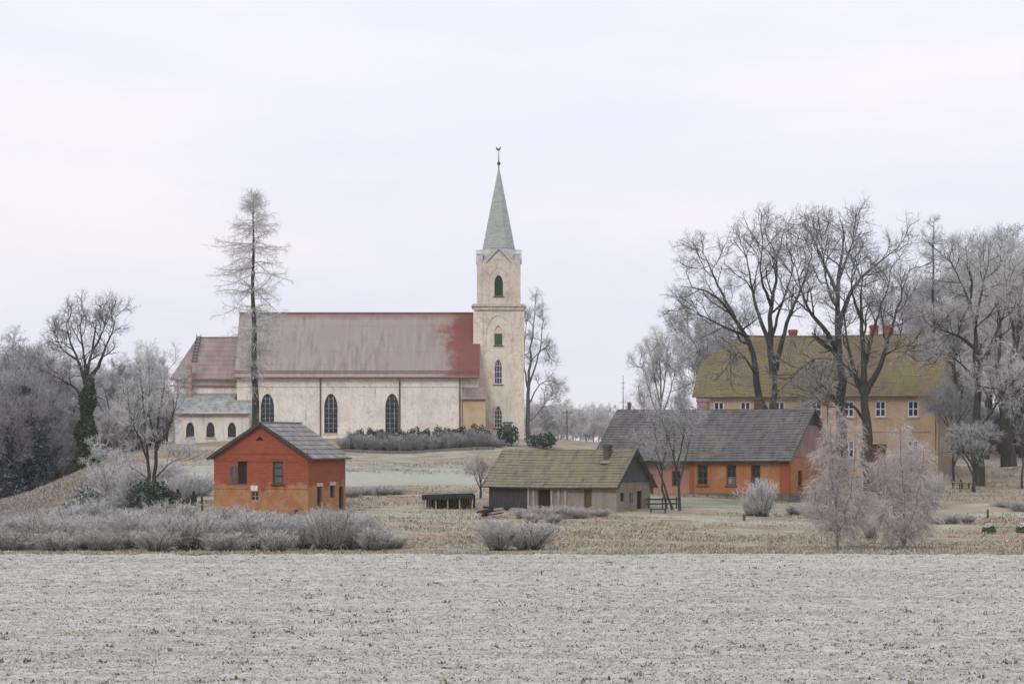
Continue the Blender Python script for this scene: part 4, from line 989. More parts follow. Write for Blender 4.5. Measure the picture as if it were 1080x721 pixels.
def window(parent, pl, op, mf, mg, fw=0.09, vb=1, hb=2, sill=None, setback=0.12, name='window', mb_=0.05, label=None, pane_name='pane'):
    lp = loop_pts(op); inn = scaled(lp, fw); n = len(lp); d0, d1 = setback, setback + 0.09
    mb = MB()
    mb.add([pl.p(a, b, d0) for a, b in lp] + [pl.p(a, b, d0) for a, b in inn] + [pl.p(a, b, d1) for a, b in inn],
           [(i, (i + 1) % n, (i + 1) % n + n, i + n) for i in range(n)] + [(i + n, (i + 1) % n + n, (i + 1) % n + 2 * n, i + 2 * n) for i in range(n)])
    a0, a1 = op[1], op[2]; b0, b1 = op[3], op[4]
    def barbox(p0, p1, q0, q1):
        vs = [pl.p(a, b, d) for b in (q0, q1) for d in (d0 + .02, d1 - .01) for a in (p0, p1)]
        mb.hexa(vs)
    for i in range(vb):
        a = a0 + (a1 - a0) * (i + 1) / (vb + 1) + 0.001; s = clip_bar(inn, a=a)
        if s: barbox(a - mb_ / 2, a + mb_ / 2, s[0], s[1])
    for i in range(hb):
        b = b0 + (b1 - b0) * (i + 1) / (hb + 1) + 0.001; s = clip_bar(inn, b=b)
        if s: barbox(s[0], s[1], b - mb_ / 2 + .001, b + mb_ / 2 + .001)
    f = mb.build(name, mf, parent)
    if label: f['label'] = label
    g = MB(); g.add([pl.p(a, b, d1) for a, b in lp], [tuple(range(n))]); g.build(pane_name, mg, f)
    if sill:
        s = MB(); vs = [pl.p(a, b, d) for b in (b0 - .14, b0 - .02) for d in (-.12, .1) for a in (a0 - .14, a1 + .14)]
        s.hexa(vs); s.build('sill', sill, f)
    return f
def roof_slope(mb, knots, nc, thick=0.10, step=0.045, seg=None, jag=0.012, sag=0.0, rs=random):
    """knots: (t, left point, right point) from eave to ridge; laid as nc overlapping courses"""
    kn = [(t, Vector(a), Vector(b)) for t, a, b in knots]
    def at(t):
        for i in range(len(kn) - 1):
            if t <= kn[i + 1][0] + 1e-9:
                u = (t - kn[i][0]) / (kn[i + 1][0] - kn[i][0]); return kn[i][1].lerp(kn[i + 1][1], u), kn[i][2].lerp(kn[i + 1][2], u)
        return kn[-1][1], kn[-1][2]
    l0, r0 = at(0); l1, r1 = at(1)
    nrm = (r0 - l0).cross(((l1 + r1) - (l0 + r0))).normalized()
    if nrm.z < 0: nrm = -nrm
    ts = sorted(set([i / nc for i in range(nc + 1)] + [k[0] for k in kn]))
    seg = seg or max(2, int((r0 - l0).length / 0.9))
    offs = [[rs.gauss(0, jag) for _ in range(seg + 1)] for _ in ts]
    for i in range(len(ts) - 1):
        a, b = at(ts[i]); c, d = at(ts[i + 1])
        low, up, lo2 = [], [], []
        for j in range(seg + 1):
            u = j / seg
            sg = Vector((0, 0, -sag * math.sin(math.pi * u) * (0.4 + 0.6 * ts[i])))
            sg2 = Vector((0, 0, -sag * math.sin(math.pi * u) * (0.4 + 0.6 * ts[i + 1])))
            low.append(a.lerp(b, u) + nrm * (step + offs[i][j]) + sg)
            up.append(c.lerp(d, u) + nrm * (0 + offs[i + 1][j] * .3) + sg2)
            lo2.append(a.lerp(b, u) - nrm * (thick if i == 0 else 0.0) + sg)
        n = seg + 1
        fs = [(j, j + 1, n + j + 1, n + j) for j in range(seg)] + [(2 * n + j, 2 * n + j + 1, j + 1, j) for j in range(seg)]
        mb.add(low + up + lo2, fs)
    # underside and edges
    for i in range(len(kn) - 1):
        t0, a, b = kn[i]; t1, c, d = kn[i + 1]; e = nrm * thick
        mb.add([a - e, b - e, d - e, c - e, a, b, d, c], [(0, 3, 2, 1), (0, 4, 7, 3), (1, 2, 6, 5)])
def gable_roof(L, W, H, Hr, mat, parent, ov=0.4, og=0.35, nc=12, sag=0.0, name='roof', jag=0.012, thick=0.10):
    """ridge along x; eaves drop on by overhang"""
    k = (Hr - H) / (W / 2); ze = H - k * ov
    mb = MB()
    roof_slope(mb, [(0, (-og, -ov, ze), (L + og, -ov, ze)), (1, (-og, W / 2, Hr), (L + og, W / 2, Hr))], nc, thick, sag=sag, jag=jag)
    roof_slope(mb, [(0, (L + og, W + ov, ze), (-og, W + ov, ze)), (1, (L + og, W / 2, Hr), (-og, W / 2, Hr))], nc, thick, sag=sag, jag=jag)
    mb.bar((-og - .02, W / 2, Hr + .03), (L + og + .02, W / 2, Hr + .03), .22, .10) if not sag else None
    r = mb.build(name, mat, parent)
    return r
def planes(L, W):
    return dict(front=Plane((0, 0, 0), (1, 0, 0), (0, -1, 0)), right=Plane((L, 0, 0), (0, 1, 0), (1, 0, 0)),
                back=Plane((L, W, 0), (-1, 0, 0), (0, 1, 0)), left=Plane((0, W, 0), (0, -1, 0), (-1, 0, 0)))
def boards(mb, pl, outline, w=0.16, proud=0.03, rs=random):
    """vertical boards over a polygon on a wall plane"""
    a0 = min(p[0] for p in outline); a1 = max(p[0] for p in outline); a = a0
    while a < a1 - 0.02:
        b = min(a + w * rs.uniform(.85, 1.15), a1); s = clip_bar(outline, a=(a + b) / 2)
        sa = clip_bar(outline, a=a + .012); sb = clip_bar(outline, a=b - .012)
        if sa and sb:
            d = -proud - rs.uniform(0, .015)
            vs = [pl.p(a + .008, sa[0], 0.02), pl.p(b - .008, sb[0], 0.02), pl.p(a + .008, sa[0], d), pl.p(b - .008, sb[0], d),
                  pl.p(a + .008, sa[1], 0.02), pl.p(b - .008, sb[1], 0.02), pl.p(a + .008, sa[1], d), pl.p(b - .008, sb[1], d)]
            mb.hexa(vs)
        a = b
def bargeboard(parent, x, W, H, Hr, ov, mat, name='bargeboard', th=.2):
    k = (Hr - H) / (W / 2); ze = H - k * ov; mb = MB()
    mb.bar((x, -ov, ze - .08), (x, W / 2, Hr - .08), .05, th); mb.bar((x, W + ov, ze - .08), (x, W / 2, Hr - .08), .05, th)
    return mb.build(name, mat, parent)
def chimney(parent, x, y, z0, z1, w, d, mat, cap=None, name='chimney'):
    mb = MB(); mb.box(x - w / 2, x + w / 2, y - d / 2, y + d / 2, z0, z1)
    mb.box(x - w / 2 - .08, x + w / 2 + .08, y - d / 2 - .08, y + d / 2 + .08, z1, z1 + .14)
    mb.box(x - w / 2 - .02, x + w / 2 + .02, y - d / 2 - .02, y + d / 2 + .02, z1 + .14, z1 + .3)
    return mb.build(name, mat, parent)

# ---- church
def tracery(parent, pl, op):
    inn = scaled(loop_pts(op), .12); mb = MB()
    def bb(p0, p1, q0, q1, d=.2): mb.hexa([pl.p(a, b, dd) for b in (q0, q1) for dd in (d, d + .04) for a in (p0, p1)])
    for i in (1, 2):
        a = op[1] + (op[2] - op[1]) * i / 3 + .001; s_ = clip_bar(inn, a=a); bb(a - .035, a + .035, s_[0], s_[1], .19)
    for i in range(1, 8):
        b = op[3] + (op[4] - op[3]) * i / 8 + .001; s_ = clip_bar(inn, b=b)
        if s_: bb(s_[0], s_[1], b - .022, b + .022, .205)
    return mb.build('glazing_bars', M['leading'], parent)
D0 = 368.0
bz = wz(462, D0)
cx0 = wx(250, D0)
church = thing('church', (cx0, D0, bz), 'cream plastered church with frosted red roof, tall square tower and grey spire', 'church')
LN, WN, HN, HR = 28.5, 13.0, 8.05, 16.15
uL = lambda u, D=D0: wx(u, D) - cx0
fr = Plane((0, 0, 0), (1, 0, 0), (0, -1, 0))
nops = [('arch', uL(282) - .85, uL(282) + .85, .65, 5.65), ('arch', uL(349) - .85, uL(349) + .85, .65, 5.65), ('arch', uL(413.5) - .85, uL(413.5) + .85, .65, 5.65)]
mb = MB()
wall(mb, fr, [(0, -1.5), (LN, -1.5), (LN, HN), (0, HN)], nops, .4)
pr = Plane((LN, 0, 0), (0, 1, 0), (1, 0, 0)); wall(mb, pr, [(0, -1.5), (.5, -1.5), (.5, HN), (0, HN)])
LR = LN + 2.1
wall(mb, Plane((LN, .5, 0), (1, 0, 0), (0, -1, 0)), [(0, -1.5), (LR - LN, -1.5), (LR - LN, HN), (0, HN)])
wall(mb, Plane((LR, .5, 0), (0, 1, 0), (1, 0, 0)), [(0, -1.5), (WN - 1, -1.5), (WN - 1, HN), (WN / 2 - .5, HR - .3), (0, HN + .35)])
wall(mb, Plane((LR, WN, 0), (-1, 0, 0), (0, 1, 0)), [(0, -1.5), (LR, -1.5), (LR, HN), (0, HN)])
wall(mb, Plane((0, WN, 0), (0, -1, 0), (-1, 0, 0)), [(0, -1.5), (WN, -1.5), (WN, HN), (WN / 2, HR - .15), (0, HN)])
mb.build('nave_wall', M['cream'], church)
mb = MB(); mb.box(-.1, LN + .05, -.09, -.003, HN - 1.55, HN - 1.38); mb.box(-.12, LN + .08, -.22, -.003, HN - .42, HN - .16); mb.box(-.12, LN + .06, -.12, -.003, -1.5, .1)
for i in range(56):
    x = .3 + i * .5
    mb.box(x, x + .18, -.07, -.003, HN - 1.37, HN - 1.0)
mb.build('cornice', M['cream'], church)
for o in nops: window(church, fr, o, M['frame_dark'], M['glass'], .12, 0, 0, M['trim'], .16, mb_=.045)
for o in nops:
    tracery(church, fr, o)
k = (HR - HN) / (WN / 2); ov = .55; mb = MB()
zE = HN - k * ov * .6
roof_slope(mb, [(0, (-.3, -ov, HN - .3), (LR + .15, -ov, HN - .3)), (.1, (-.3, .35, HN + .45), (LR + .15, .35, HN + .45)), (1, (-.3, WN / 2, HR), (LR + .15, WN / 2, HR))], 5, .12, .004, jag=.012)
roof_slope(mb, [(0, (LR + .15, WN + ov, HN - .3), (-.3, WN + ov, HN - .3)), (1, (LR + .15, WN / 2, HR), (-.3, WN / 2, HR))], 16, .12, .02, jag=.008)
mb.bar((-.35, WN / 2, HR + .04), (LR + .15, WN / 2, HR + .04), .25, .12)
mb.build('nave_roof', M['nave_roof'], church)
mb = MB(); mb.tube([(-.3, -ov - .06, HN - .36), (LR + .15, -ov - .06, HN - .36)], .09, 8); mb.box(-.3, LR + .1, -.05, .02, HN + .95 - .75, HN + .3)
mb.bar((-.3, .28, HN + .49), (LR + .15, .28, HN + .49), .06, .1)
mb.build('gutter', M['roof_edge'], church)
for u in (338, 421.5, 485):
    mb = MB(); x = uL(u); mb.tube([(x, -ov, HN - .4), (x, -.2, HN - .95), (x, -.14, HN - 1.3), (x, -.14, -1.2)], .085, 8); mb.build('downpipe', M['pipe'], church)
# choir with hipped roof
CX0, CY0, CY1, CH, CR = -8.2, 2.2, 10.8, 7.9, 13.0
mb = MB(); mb.box(CX0, 0.02, CY0, CY1, -1.5, CH); mb.build('choir_wall', M['cream'], church)
mb = MB(); ym = (CY0 + CY1) / 2; xr = uL(208, 374.5)
roof_slope(mb, [(0, (CX0 - .5, CY0 - .5, CH - .35), (0, CY0 - .5, CH - .35)), (1, (xr, ym, CR), (0, ym, CR))], 9, .12, .02, jag=.008)
roof_slope(mb, [(0, (0, CY1 + .5, CH - .35), (CX0 - .5, CY1 + .5, CH - .35)), (1, (0, ym, CR), (xr, ym, CR))], 9, .12, .02, jag=.008)
roof_slope(mb, [(0, (CX0 - .5, CY1 + .5, CH - .35), (CX0 - .5, CY0 - .5, CH - .35)), (1, (xr, ym, CR), (xr, ym, CR))], 9, .12, .02, jag=.008)
mb.bar((xr, ym, CR + .04), (0, ym, CR + .04), .22, .1)
mb.build('choir_roof', M['choir_roof'], church)
mb = MB(); mb.box(CX0 - .5, 0, CY0 - .62, CY0 - .5, CH - .5, CH - .3); mb.box(CX0 - .55, -.05, CY0 - .3, CY0 - .003, CH - 1.3, CH - 1.1); mb.build('choir_gutter', M['roof_edge'], church)
sl = (CR - CH + .35) / (ym - CY0 + .5); lad = MB()
zr = lambda y: CH - .35 + sl * (y - CY0 + .5) + .14
for dx in (0, .55): lad.bar((xr - .35 + dx, CY0 + 1.3, zr(CY0 + 1.3)), (xr - .05 + dx, ym + .1, CR + .45), .07)
for i in range(9):
    y = CY0 + 1.4 + i * .36; f = i / 9
    lad.bar((xr - .37 + .28 * f, y, zr(y) + .02), (xr + .27 + .28 * f, y, zr(y) + .02), .07)
lad.build('roof_ladder', M['evergreen'] if False else M['frame_dark'], church)
# sacristy with lean-to roof
AX0, AX1, AY, AH, AT = -7.35, 1.85, -4.0, 3.3, 5.75
afr = Plane((AX0, AY, 0), (1, 0, 0), (0, -1, 0))
aops = []
for u in (200.5, 222, 244.5):
    c = uL(u, D0 + AY) - AX0; aops.append(('arch', c - .52, c + .52, .12, 2.0))
mb = MB(); wall(mb, afr, [(0, -2.2), (AX1 - AX0, -2.2), (AX1 - AX0, AH), (0, AH)], aops, .35)
wall(mb, Plane((AX1, AY, 0), (0, 1, 0), (1, 0, 0)), [(0, -2.2), (4, -2.2), (4, AH + 1.5), (0, AH)])
wall(mb, Plane((AX0, CY0, 0), (0, -1, 0), (-1, 0, 0)), [(0, -2.2), (6.2, -2.2), (6.2, AH), (0, AT)])
mb.build('sacristy_wall', M['cream'], church)
for j, o in enumerate(aops): window(church, afr, o, M['frame_dark'], M['glass_blue'] if j < 2 else M['glass'], .08, 1, 2, M['trim'], .14, mb_=.04)
mb = MB()
ys = lambda y: AH - .25 + (AT - AH + .25) * (y - AY + .35) / (CY0 - AY + .35)
roof_slope(mb, [(0, (AX0 - .3, AY - .35, AH - .25), (AX1 + .3, AY - .35, AH - .25)), (1, (AX0 - .3, -.01, ys(0)), (AX1 + .3, -.01, ys(0)))], 6, .1, .02)
roof_slope(mb, [(0, (AX0 - .3, -.01, ys(0)), (-.31, -.01, ys(0))), (1, (AX0 - .3, CY0 + .01, AT), (-.31, CY0 + .01, AT))], 4, .1, .02)
mb.build('sacristy_roof', M['grey_tin'], church)
mb = MB(); mb.box(AX0 - .3, AX1 + .3, AY - .44, AY - .355, AH - .38, AH - .2); mb.build('sacristy_gutter', M['roof_edge'], church)
chimney(church, uL(200.5, 370), 1.2, 4.6, 8.9, .62, .62, M['pink_brick'])
# porch between nave and tower
mb = MB(); mb.box(LN + .12, LR + .9, -.35, 1.2, -1.5, 5.0); mb.build('porch_wall', M['porch'], church)
mb = MB(); roof_slope(mb, [(0, (LN + .02, -.75, 4.95), (LR + 1.0, -.75, 4.95)), (1, (LN + .02, .48, 6.5), (LR + 1.0, .48, 6.5))], 4, .08, .02)
mb.build('porch_roof', M['choir_roof'], church)
# tower
TY0, TW = 3.35, 6.3
TX0 = uL(500, D0 + TY0); TX1 = TX0 + TW; TH = 16.85; tc = (TX0 + TX1) / 2
tfr = Plane((TX0, TY0, 0), (1, 0, 0), (0, -1, 0)); trt = Plane((TX1, TY0, 0), (0, 1, 0), (1, 0, 0))
tlf = Plane((TX0, TY0 + TW, 0), (0, -1, 0), (-1, 0, 0)); tbk = Plane((TX1, TY0 + TW, 0), (-1, 0, 0), (0, 1, 0))
zy = lambda y: wz(y, D0 + TY0) - bz
wc = TW / 2 - .05
tops = [('arch', wc - .52, wc + .52, zy(451), zy(428)), ('arch', wc - .52, wc + .52, zy(405), zy(379)), ('arch', wc - .52, wc + .52, zy(364), zy(343))]
mb = MB()
wall(mb, tfr, [(0, -1.5), (TW, -1.5), (TW, TH), (0, TH)], tops, .35)
wall(mb, trt, [(0, -1.5), (TW, -1.5), (TW, TH), (0, TH)], tops[1:], .35)
wall(mb, tlf, [(0, -1.5), (TW, -1.5), (TW, TH), (0, TH)]); wall(mb, tbk, [(0, -1.5), (TW, -1.5), (TW, TH), (0, TH)])
mb.build('tower_wall', M['tower'], church)
mb = MB()
for pl in (tfr, trt):
    for a0, a1 in ((-.10, 1.15), (TW - 1.15, TW + .10)):
        if pl is trt and a0 < 0: a0 = .003
        mb.hexa([pl.p(a, b, d) for b in (-1.5, TH - .7) for d in (-.12, -.003) for a in (a0, a1)])
mb.build('corner_buttress', M['tower'], church)
mb = MB()
mb.box(TX0 - .35, TX1 + .35, TY0 - .35, TY0 + TW + .35, TH, TH + .16); mb.box(TX0 - .2, TX1 + .2, TY0 - .2, TY0 + TW + .2, TH + .16, TH + .34)
mb.box(TX0 - .18, TX1 + .18, TY0 - .2, TY0 - .004, TH - .45, TH - .003)
mb.build('tower_cornice', M['trim'], church)
def ring(pl, op, w, proud, name, mat):
    lp = loop_pts(op); inn = scaled(lp, w); n = len(lp); m = MB()
    idx = [i for i in range(n)]
    vs = [pl.p(a, b, -.003) for a, b in lp] + [pl.p(a, b, -proud) for a, b in lp] + [pl.p(a, b, -proud) for a, b in inn] + [pl.p(a, b, -.003) for a, b in inn]
    fs = []
    for i in range(1, n):
        j = (i + 1) % n
        for q in range(3): fs.append((q * n + i, q * n + j, (q + 1) * n + j, (q + 1) * n + i))
    m.add(vs, fs); return m.build(name, mat, church)
ring(tfr, ('arch', 1.35, TW - 1.45, zy(372), zy(331)), .18, .08, 'arch_moulding', M['tower'])
window(church, tfr, tops[0], M['white_paint'], M['glass'], .09, 2, 4, M['gilt'], .14, mb_=.05)
window(church, tfr, tops[1], M['white_paint'], M['glass_blue'], .09, 2, 3, M['gilt'], .14, mb_=.05)
window(church, trt, tops[1], M['white_paint'], M['glass_blue'], .09, 2, 3, M['gilt'], .14, mb_=.05)
for pl in (tfr, trt):
    w3 = window(church, pl, tops[2], M['tower'], M['tower'], .09, 0, 0, M['gilt'], .10, name='blind_window', pane_name='blind_panel')
    sh = MB(); a0, a1, b0 = wc - .47, wc + .47, zy(363.6); b1 = zy(351.5)
    for i in range(12):
        z = b0 + (b1 - b0) * i / 12; sh.hexa([pl.p(a, b, d) for b in (z, z + (b1 - b0) / 12 - .02) for d in (.03, .09) for a in (a0, a1)])
    sh.build('shutter', M['shutter_green'], w3)
# belfry
BW = 5.45; BX0 = tc - BW / 2; BY0 = TY0 + (TW - BW) / 2; BH0 = TH + .34; BH1 = zy(275.5) + .1
bfr = Plane((BX0, BY0, 0), (1, 0, 0), (0, -1, 0)); brt = Plane((BX0 + BW, BY0, 0), (0, 1, 0), (1, 0, 0)); blf = Plane((BX0, BY0 + BW, 0), (0, -1, 0), (-1, 0, 0)); bbk = Plane((BX0 + BW, BY0 + BW, 0), (-1, 0, 0), (0, 1, 0))
bop = ('arch', BW / 2 - .55, BW / 2 + .55, zy(312), zy(290))
GA = zy(263.5); mb = MB()
out = [(0, BH0), (BW, BH0), (BW, BH1), (BW / 2 + 1.35, BH1), (BW / 2, GA), (BW / 2 - 1.35, BH1), (0, BH1)]
for pl in (bfr, brt, blf, bbk): wall(mb, pl, out, [bop], .35)
mb.build('belfry_wall', M['belfry'], church)
for pl in (bfr, brt): 
    f = window(church, pl, bop, M['frame_dark'], M['louvre'], .1, 1, 7, M['gilt'], .12, name='belfry_window', pane_name='louvre', mb_=.05)
ring(bfr, ('arch', BW / 2 - 1.35, BW / 2 + 1.35, zy(313), zy(281)), .14, .07, 'belfry_arch', M['belfry'])
mb = MB()
for pl in (bfr, brt):
    mb.hexa([pl.p(a, b, d) for b in (zy(273.6), zy(272.6)) for d in (-.05, .02) for a in (BW / 2 - .55, BW / 2 + .55)])
    for a0, a1 in ((0.004 if pl is brt else -.07, .55), (BW - .55, BW + .07)): mb.hexa([pl.p(a, b, d) for b in (BH0 + .01, BH1 - .1) for d in (-.07, -.003) for a in (a0, a1)])
mb.build('belfry_trim', M['belfry'], church)
# spire
mb = MB(); cyc = BY0 + BW / 2; zb = BH1 - .25; apex = wz(177.5, D0 + 6.5) - bz
sq = BW / 2 - .25; prof = [(1.0, zb), (0.0, GA + .35)]
def octa(r, z): return [(tc + r * math.cos(R(22.5 + 45 * i)) / math.cos(R(22.5)), cyc + r * math.sin(R(22.5 + 45 * i)) / math.cos(R(22.5)), z) for i in range(8)]
r1 = 2.0; ob = octa(r1, GA + .35)
cn = [(tc + sx * sq, cyc + sy * sq, zb) for sx, sy in ((1, 1), (-1, 1), (-1, -1), (1, -1))]
vs = cn + ob
mb.add(vs, [(0, 4, 5), (0, 5, 6, 1), (1, 6, 7), (1, 7, 8, 2), (2, 8, 9), (2, 9, 10, 3), (3, 10, 11), (3, 11, 4, 0)])
nz = 40; rings = []
for i in range(nz + 1):
    f = i / nz; z = GA + .35 + (apex - GA - .35) * f; r = r1 * (1 - f) + .05
    rings.append(octa(r + .035, z)); rings.append(octa(r, z))
for i in range(nz):
    a = rings[2 * i]; b = rings[2 * i + 3]; c_ = rings[2 * i + 1]
    for j in range(8):
        j2 = (j + 1) % 8; mb.add([a[j], a[j2], b[j2], b[j], c_[j], c_[j2]], [(0, 1, 2, 3), (4, 5, 1, 0)])
mb.build('spire', M['spire'], church)
for pl in (bfr, brt, blf, bbk):
    g = MB()
    for s in (-1, 1):
        a0, a1 = BW / 2 + s * 1.62, BW / 2
        q = [pl.p(a0, BH1 - .22, -.22), pl.p(a1, GA + .12, -.22), pl.p(a1, GA + .12, 1.7), pl.p(a0, BH1 - .22, 1.7)]
        u = Vector((0, 0, .12)); g.hexa([q[0], q[1], q[3], q[2], q[0] + u, q[1] + u, q[3] + u, q[2] + u])
    g.build('spire_gable', M['pale_lead'], church)
for sx in (-1, 1):
    for sy in (-1, 1):
        g = MB(); px, py = tc + sx * (BW / 2 - .32), cyc + sy * (BW / 2 - .32)
        g.box(px - .36, px + .36, py - .36, py + .36, BH1 - .35, BH1 + .85); g.add([(px - .46, py - .46, BH1 + .85), (px + .46, py - .46, BH1 + .85), (px + .46, py + .46, BH1 + .85), (px - .46, py + .46, BH1 + .85), (px, py, BH1 + 1.35)], [(0, 1, 4), (1, 2, 4), (2, 3, 4), (3, 0, 4), (0, 3, 2, 1)])
        g.build('corner_turret', M['pale_lead'], church)
g = MB(); ztop = wz(157, D0 + 6.5) - bz
g.tube([(tc, cyc, apex - .6), (tc, cyc, ztop - .2)], [.09, .04], 8)
g.lathe([(.02, -.26), (.16, -.2), (.24, 0), (.16, .2), (.02, .26)], 10, (tc, cyc, wz(172.5, D0 + 6.5) - bz))
g.build('finial', M['gilt'], church)
cock = [(.72 * a, .72 * b) for a, b in [(-.45, .05), (-.52, .42), (-.38, .55), (-.22, .3), (-.05, .22), (.12, .3), (.16, .52), (.28, .6), (.38, .5), (.34, .3), (.25, .02), (.05, -.15), (-.2, -.15)]]
g = MB(); n = len(cock); zc = ztop - .15
g.add([(tc + a, cyc - .04, zc + b) for a, b in cock] + [(tc + a, cyc + .04, zc + b) for a, b in cock], [tuple(range(n)), tuple(range(n, 2 * n))[::-1]] + [(i, (i + 1) % n, (i + 1) % n + n, i + n) for i in range(n)])
g.build('weathercock', M['gilt'], church)

# ---- red brick house
def house_root(name, u, D, rz, near_local, label, base_y=None):
    z = wz(base_y, D) if base_y else gz(wx(u, D), D)
    c, s = math.cos(rz), math.sin(rz); x, y = near_local
    return thing(name, (wx(u, D) - (c * x - s * y), D - (s * x + c * y), z), label, 'house', None, rz)
L, W, H, HRr = 8.4, 8.4, 4.8, 7.45
rh = house_root('brick_house', 325, 238, R(72), (0, 0), 'abandoned red brick house with grey sheet roof and ochre plaster base', 541)
P = planes(L, W)
A = lambda u: (u - 222) * .0822
lo = [('rect', A(248), A(258), 2.35, 4.25), ('rect', A(286), A(297), 2.4, 4.4), ('rect', A(262), A(271), 1.0, 1.75), ('tri', A(267), A(277), 5.95, 6.3)]
fo = [('rect', 2.0, 3.0, .3, 2.15), ('rect', 4.9, 5.9, 1.2, 2.2), ('rect', 6.9, 8.0, -.1, 2.1)]
gab = [(0, -1), (W, -1), (W, H), (W / 2, HRr - .1), (0, H)]
mb = MB(); wall(mb, P['left'], gab, lo, .3); wall(mb, P['right'], gab); wall(mb, P['front'], [(0, -1), (L, -1), (L, H), (0, H)], fo, .3); wall(mb, P['back'], [(0, -1), (L, -1), (L, H), (0, H)])
mb.build('wall', M['red_brick'], rh)
mb = MB(); pl = P['left']
for b in (H + .05, 2.28 - .3, H - .55): mb.hexa([pl.p(a, q, d) for q in (b, b + .12) for d in (-.05, -.003) for a in (0.004, W)])
for b in (H - .12,): mb.hexa([P['front'].p(a, q, d) for q in (b - .2, b) for d in (-.05, -.003) for a in (-.05, L)])
mb.build('brick_course', M['red_brick'], rh)
gable_roof(L, W, H, HRr, M['grey_sheet'], rh, .5, .35, 8)
bargeboard(rh, -.36, W, H, HRr, .5, M['dark_wood'], th=.24)
window(rh, pl, lo[0], M['dark_wood'], M['void'], .06, 0, 0, None, .2)
window(rh, pl, lo[1], M['dark_wood'], M['grey_wood'], .1, 0, 2, M['dark_wood'], .08, name='boarded_window', pane_name='board_panel')
window(rh, pl, lo[2], M['pale_wood'], M['glass'], .07, 1, 1, None, .1, name='cellar_window')
mb = MB(); boards(mb, pl, loop_pts(('rect', A(239.5), A(247.6), 2.4, 3.85)), .18, .05); mb.build('shutter', M['grey_wood'], rh)
mb = MB(); lp = loop_pts(lo[3]); mb.add([pl.p(a, b, .2) for a, b in lp], [tuple(range(3))]); mb.build('vent', M['void'], rh)
mb = MB(); mb.hexa([pl.p(a, b, d) for b in (1.82, 2.25) for d in (-.06, -.003) for a in (A(262.5), A(270))]); mb.build('plaster_patch', M['cream'], rh)
for j, o in enumerate(fo):
    window(rh, P['front'], o, M['dark_wood'], M['void'], .07, 0, 0, None, .18, name='doorway' if j != 1 else 'opening', pane_name='dark_interior')
for j in (0, 1):
    o = fo[j]; mb = MB(); mb.hexa([P['front'].p(a, b, d) for b in (o[4] + .02, o[4] + .3) for d in (-.06, -.003) for a in (o[1] - .1, o[2] + .1)]); mb.build('lintel', M['trim'], rh)

# ---- long barn
L, W, H, HRr = 12.75, 6.1, 2.45, 5.25
bn = house_root('barn', 650, 248, R(-31), (L, 0), 'low wooden barn with mossy shingle roof and dark plank gable', 538)
P = planes(L, W)
B = lambda u: L - along(u, 650, 248, R(31))
fo = [('rect', B(567), B(581), -.3, 1.75), ('rect', B(616), B(624), -.2, 1.8)]
mb = MB(); xw = B(558)
wall(mb, P['front'], [(xw, -1), (L, -1), (L, H), (xw, H)], fo, .3); wall(mb, P['back'], [(0, -1), (L, -1), (L, H), (0, H)])
ro = [('rect', .75, 1.35, .75, 1.5), ('rect', 2.3, 2.95, .55, 1.5), ('rect', 3.7, 4.6, -.3, 1.6)]
wall(mb, P['right'], [(0, -1), (W, -1), (W, H), (0, H)], ro, .3); wall(mb, P['left'], [(0, -1), (W, -1), (W, H), (W / 2, HRr - .1), (0, H)])
mb.build('wall', M['barn_plaster'], bn)
mb = MB(); boards(mb, P['front'], [(0, -.8), (xw, -.8), (xw, H), (0, H)], .2, .0); mb.build('plank_wall', M['dark_wood'], bn)
mb = MB(); mb.box(0.02, xw, .04, .10, -.8, H - .02); mb.build('plank_backing', M['dark_wood'], bn)
mb = MB(); g0 = MB()
wall(g0, Plane((L - .02, 0, 0), (0, 1, 0), (1, 0, 0)), [(0, H), (W, H), (W / 2, HRr - .1)]); g0.build('gable_backing', M['dark_wood'], bn)
boards(mb, Plane((L, 0, 0), (0, 1, 0), (1, 0, 0)), [(-.12, H - .08), (W + .12, H - .08), (W / 2, HRr - .02)], .2, .06); mb.build('gable_boards', M['grey_wood'], bn)
gable_roof(L, W, H, HRr, M['moss_roof'], bn, .55, .4, 14, sag=.10, jag=.022)
bargeboard(bn, L + .42, W, H, HRr, .55, M['dark_wood'])
for u in (558, 563.5, 582.5, 590, 597):
    mb = MB(); x = B(u); mb.box(x - .1, x + .1, -.14, -.004, -.8, H - .1); mb.build('post', M['pale_wood'], bn)
window(bn, P['front'], fo[0], M['dark_wood'], M['void'], .08, 0, 0, None, .2, name='doorway', pane_name='dark_interior')
f = window(bn, P['front'], fo[1], M['brown_wood'], M['brown_wood'], .1, 0, 0, None, .1, name='door', pane_name='door_panel')
window(bn, P['right'], ro[0], M['dark_wood'], M['glass'], .07, 0, 0, None, .1); window(bn, P['right'], ro[1], M['pale_wood'], M['glass'], .07, 1, 1, None, .1)
window(bn, P['right'], ro[2], M['dark_wood'], M['void'], .08, 0, 0, None, .12, name='doorway', pane_name='dark_interior')
cxb = B(627); chimney(bn, cxb, W / 2 - .75, 3.7, 5.35, .55, .5, M['soot'])
mb = MB(); mb.lathe([(.62, 0), (.55, .12), (.4, .2)], 10, (cxb, W / 2 - 1.0, 4.02)); mb.build('chimney_flashing', M['barn_plaster'], bn)

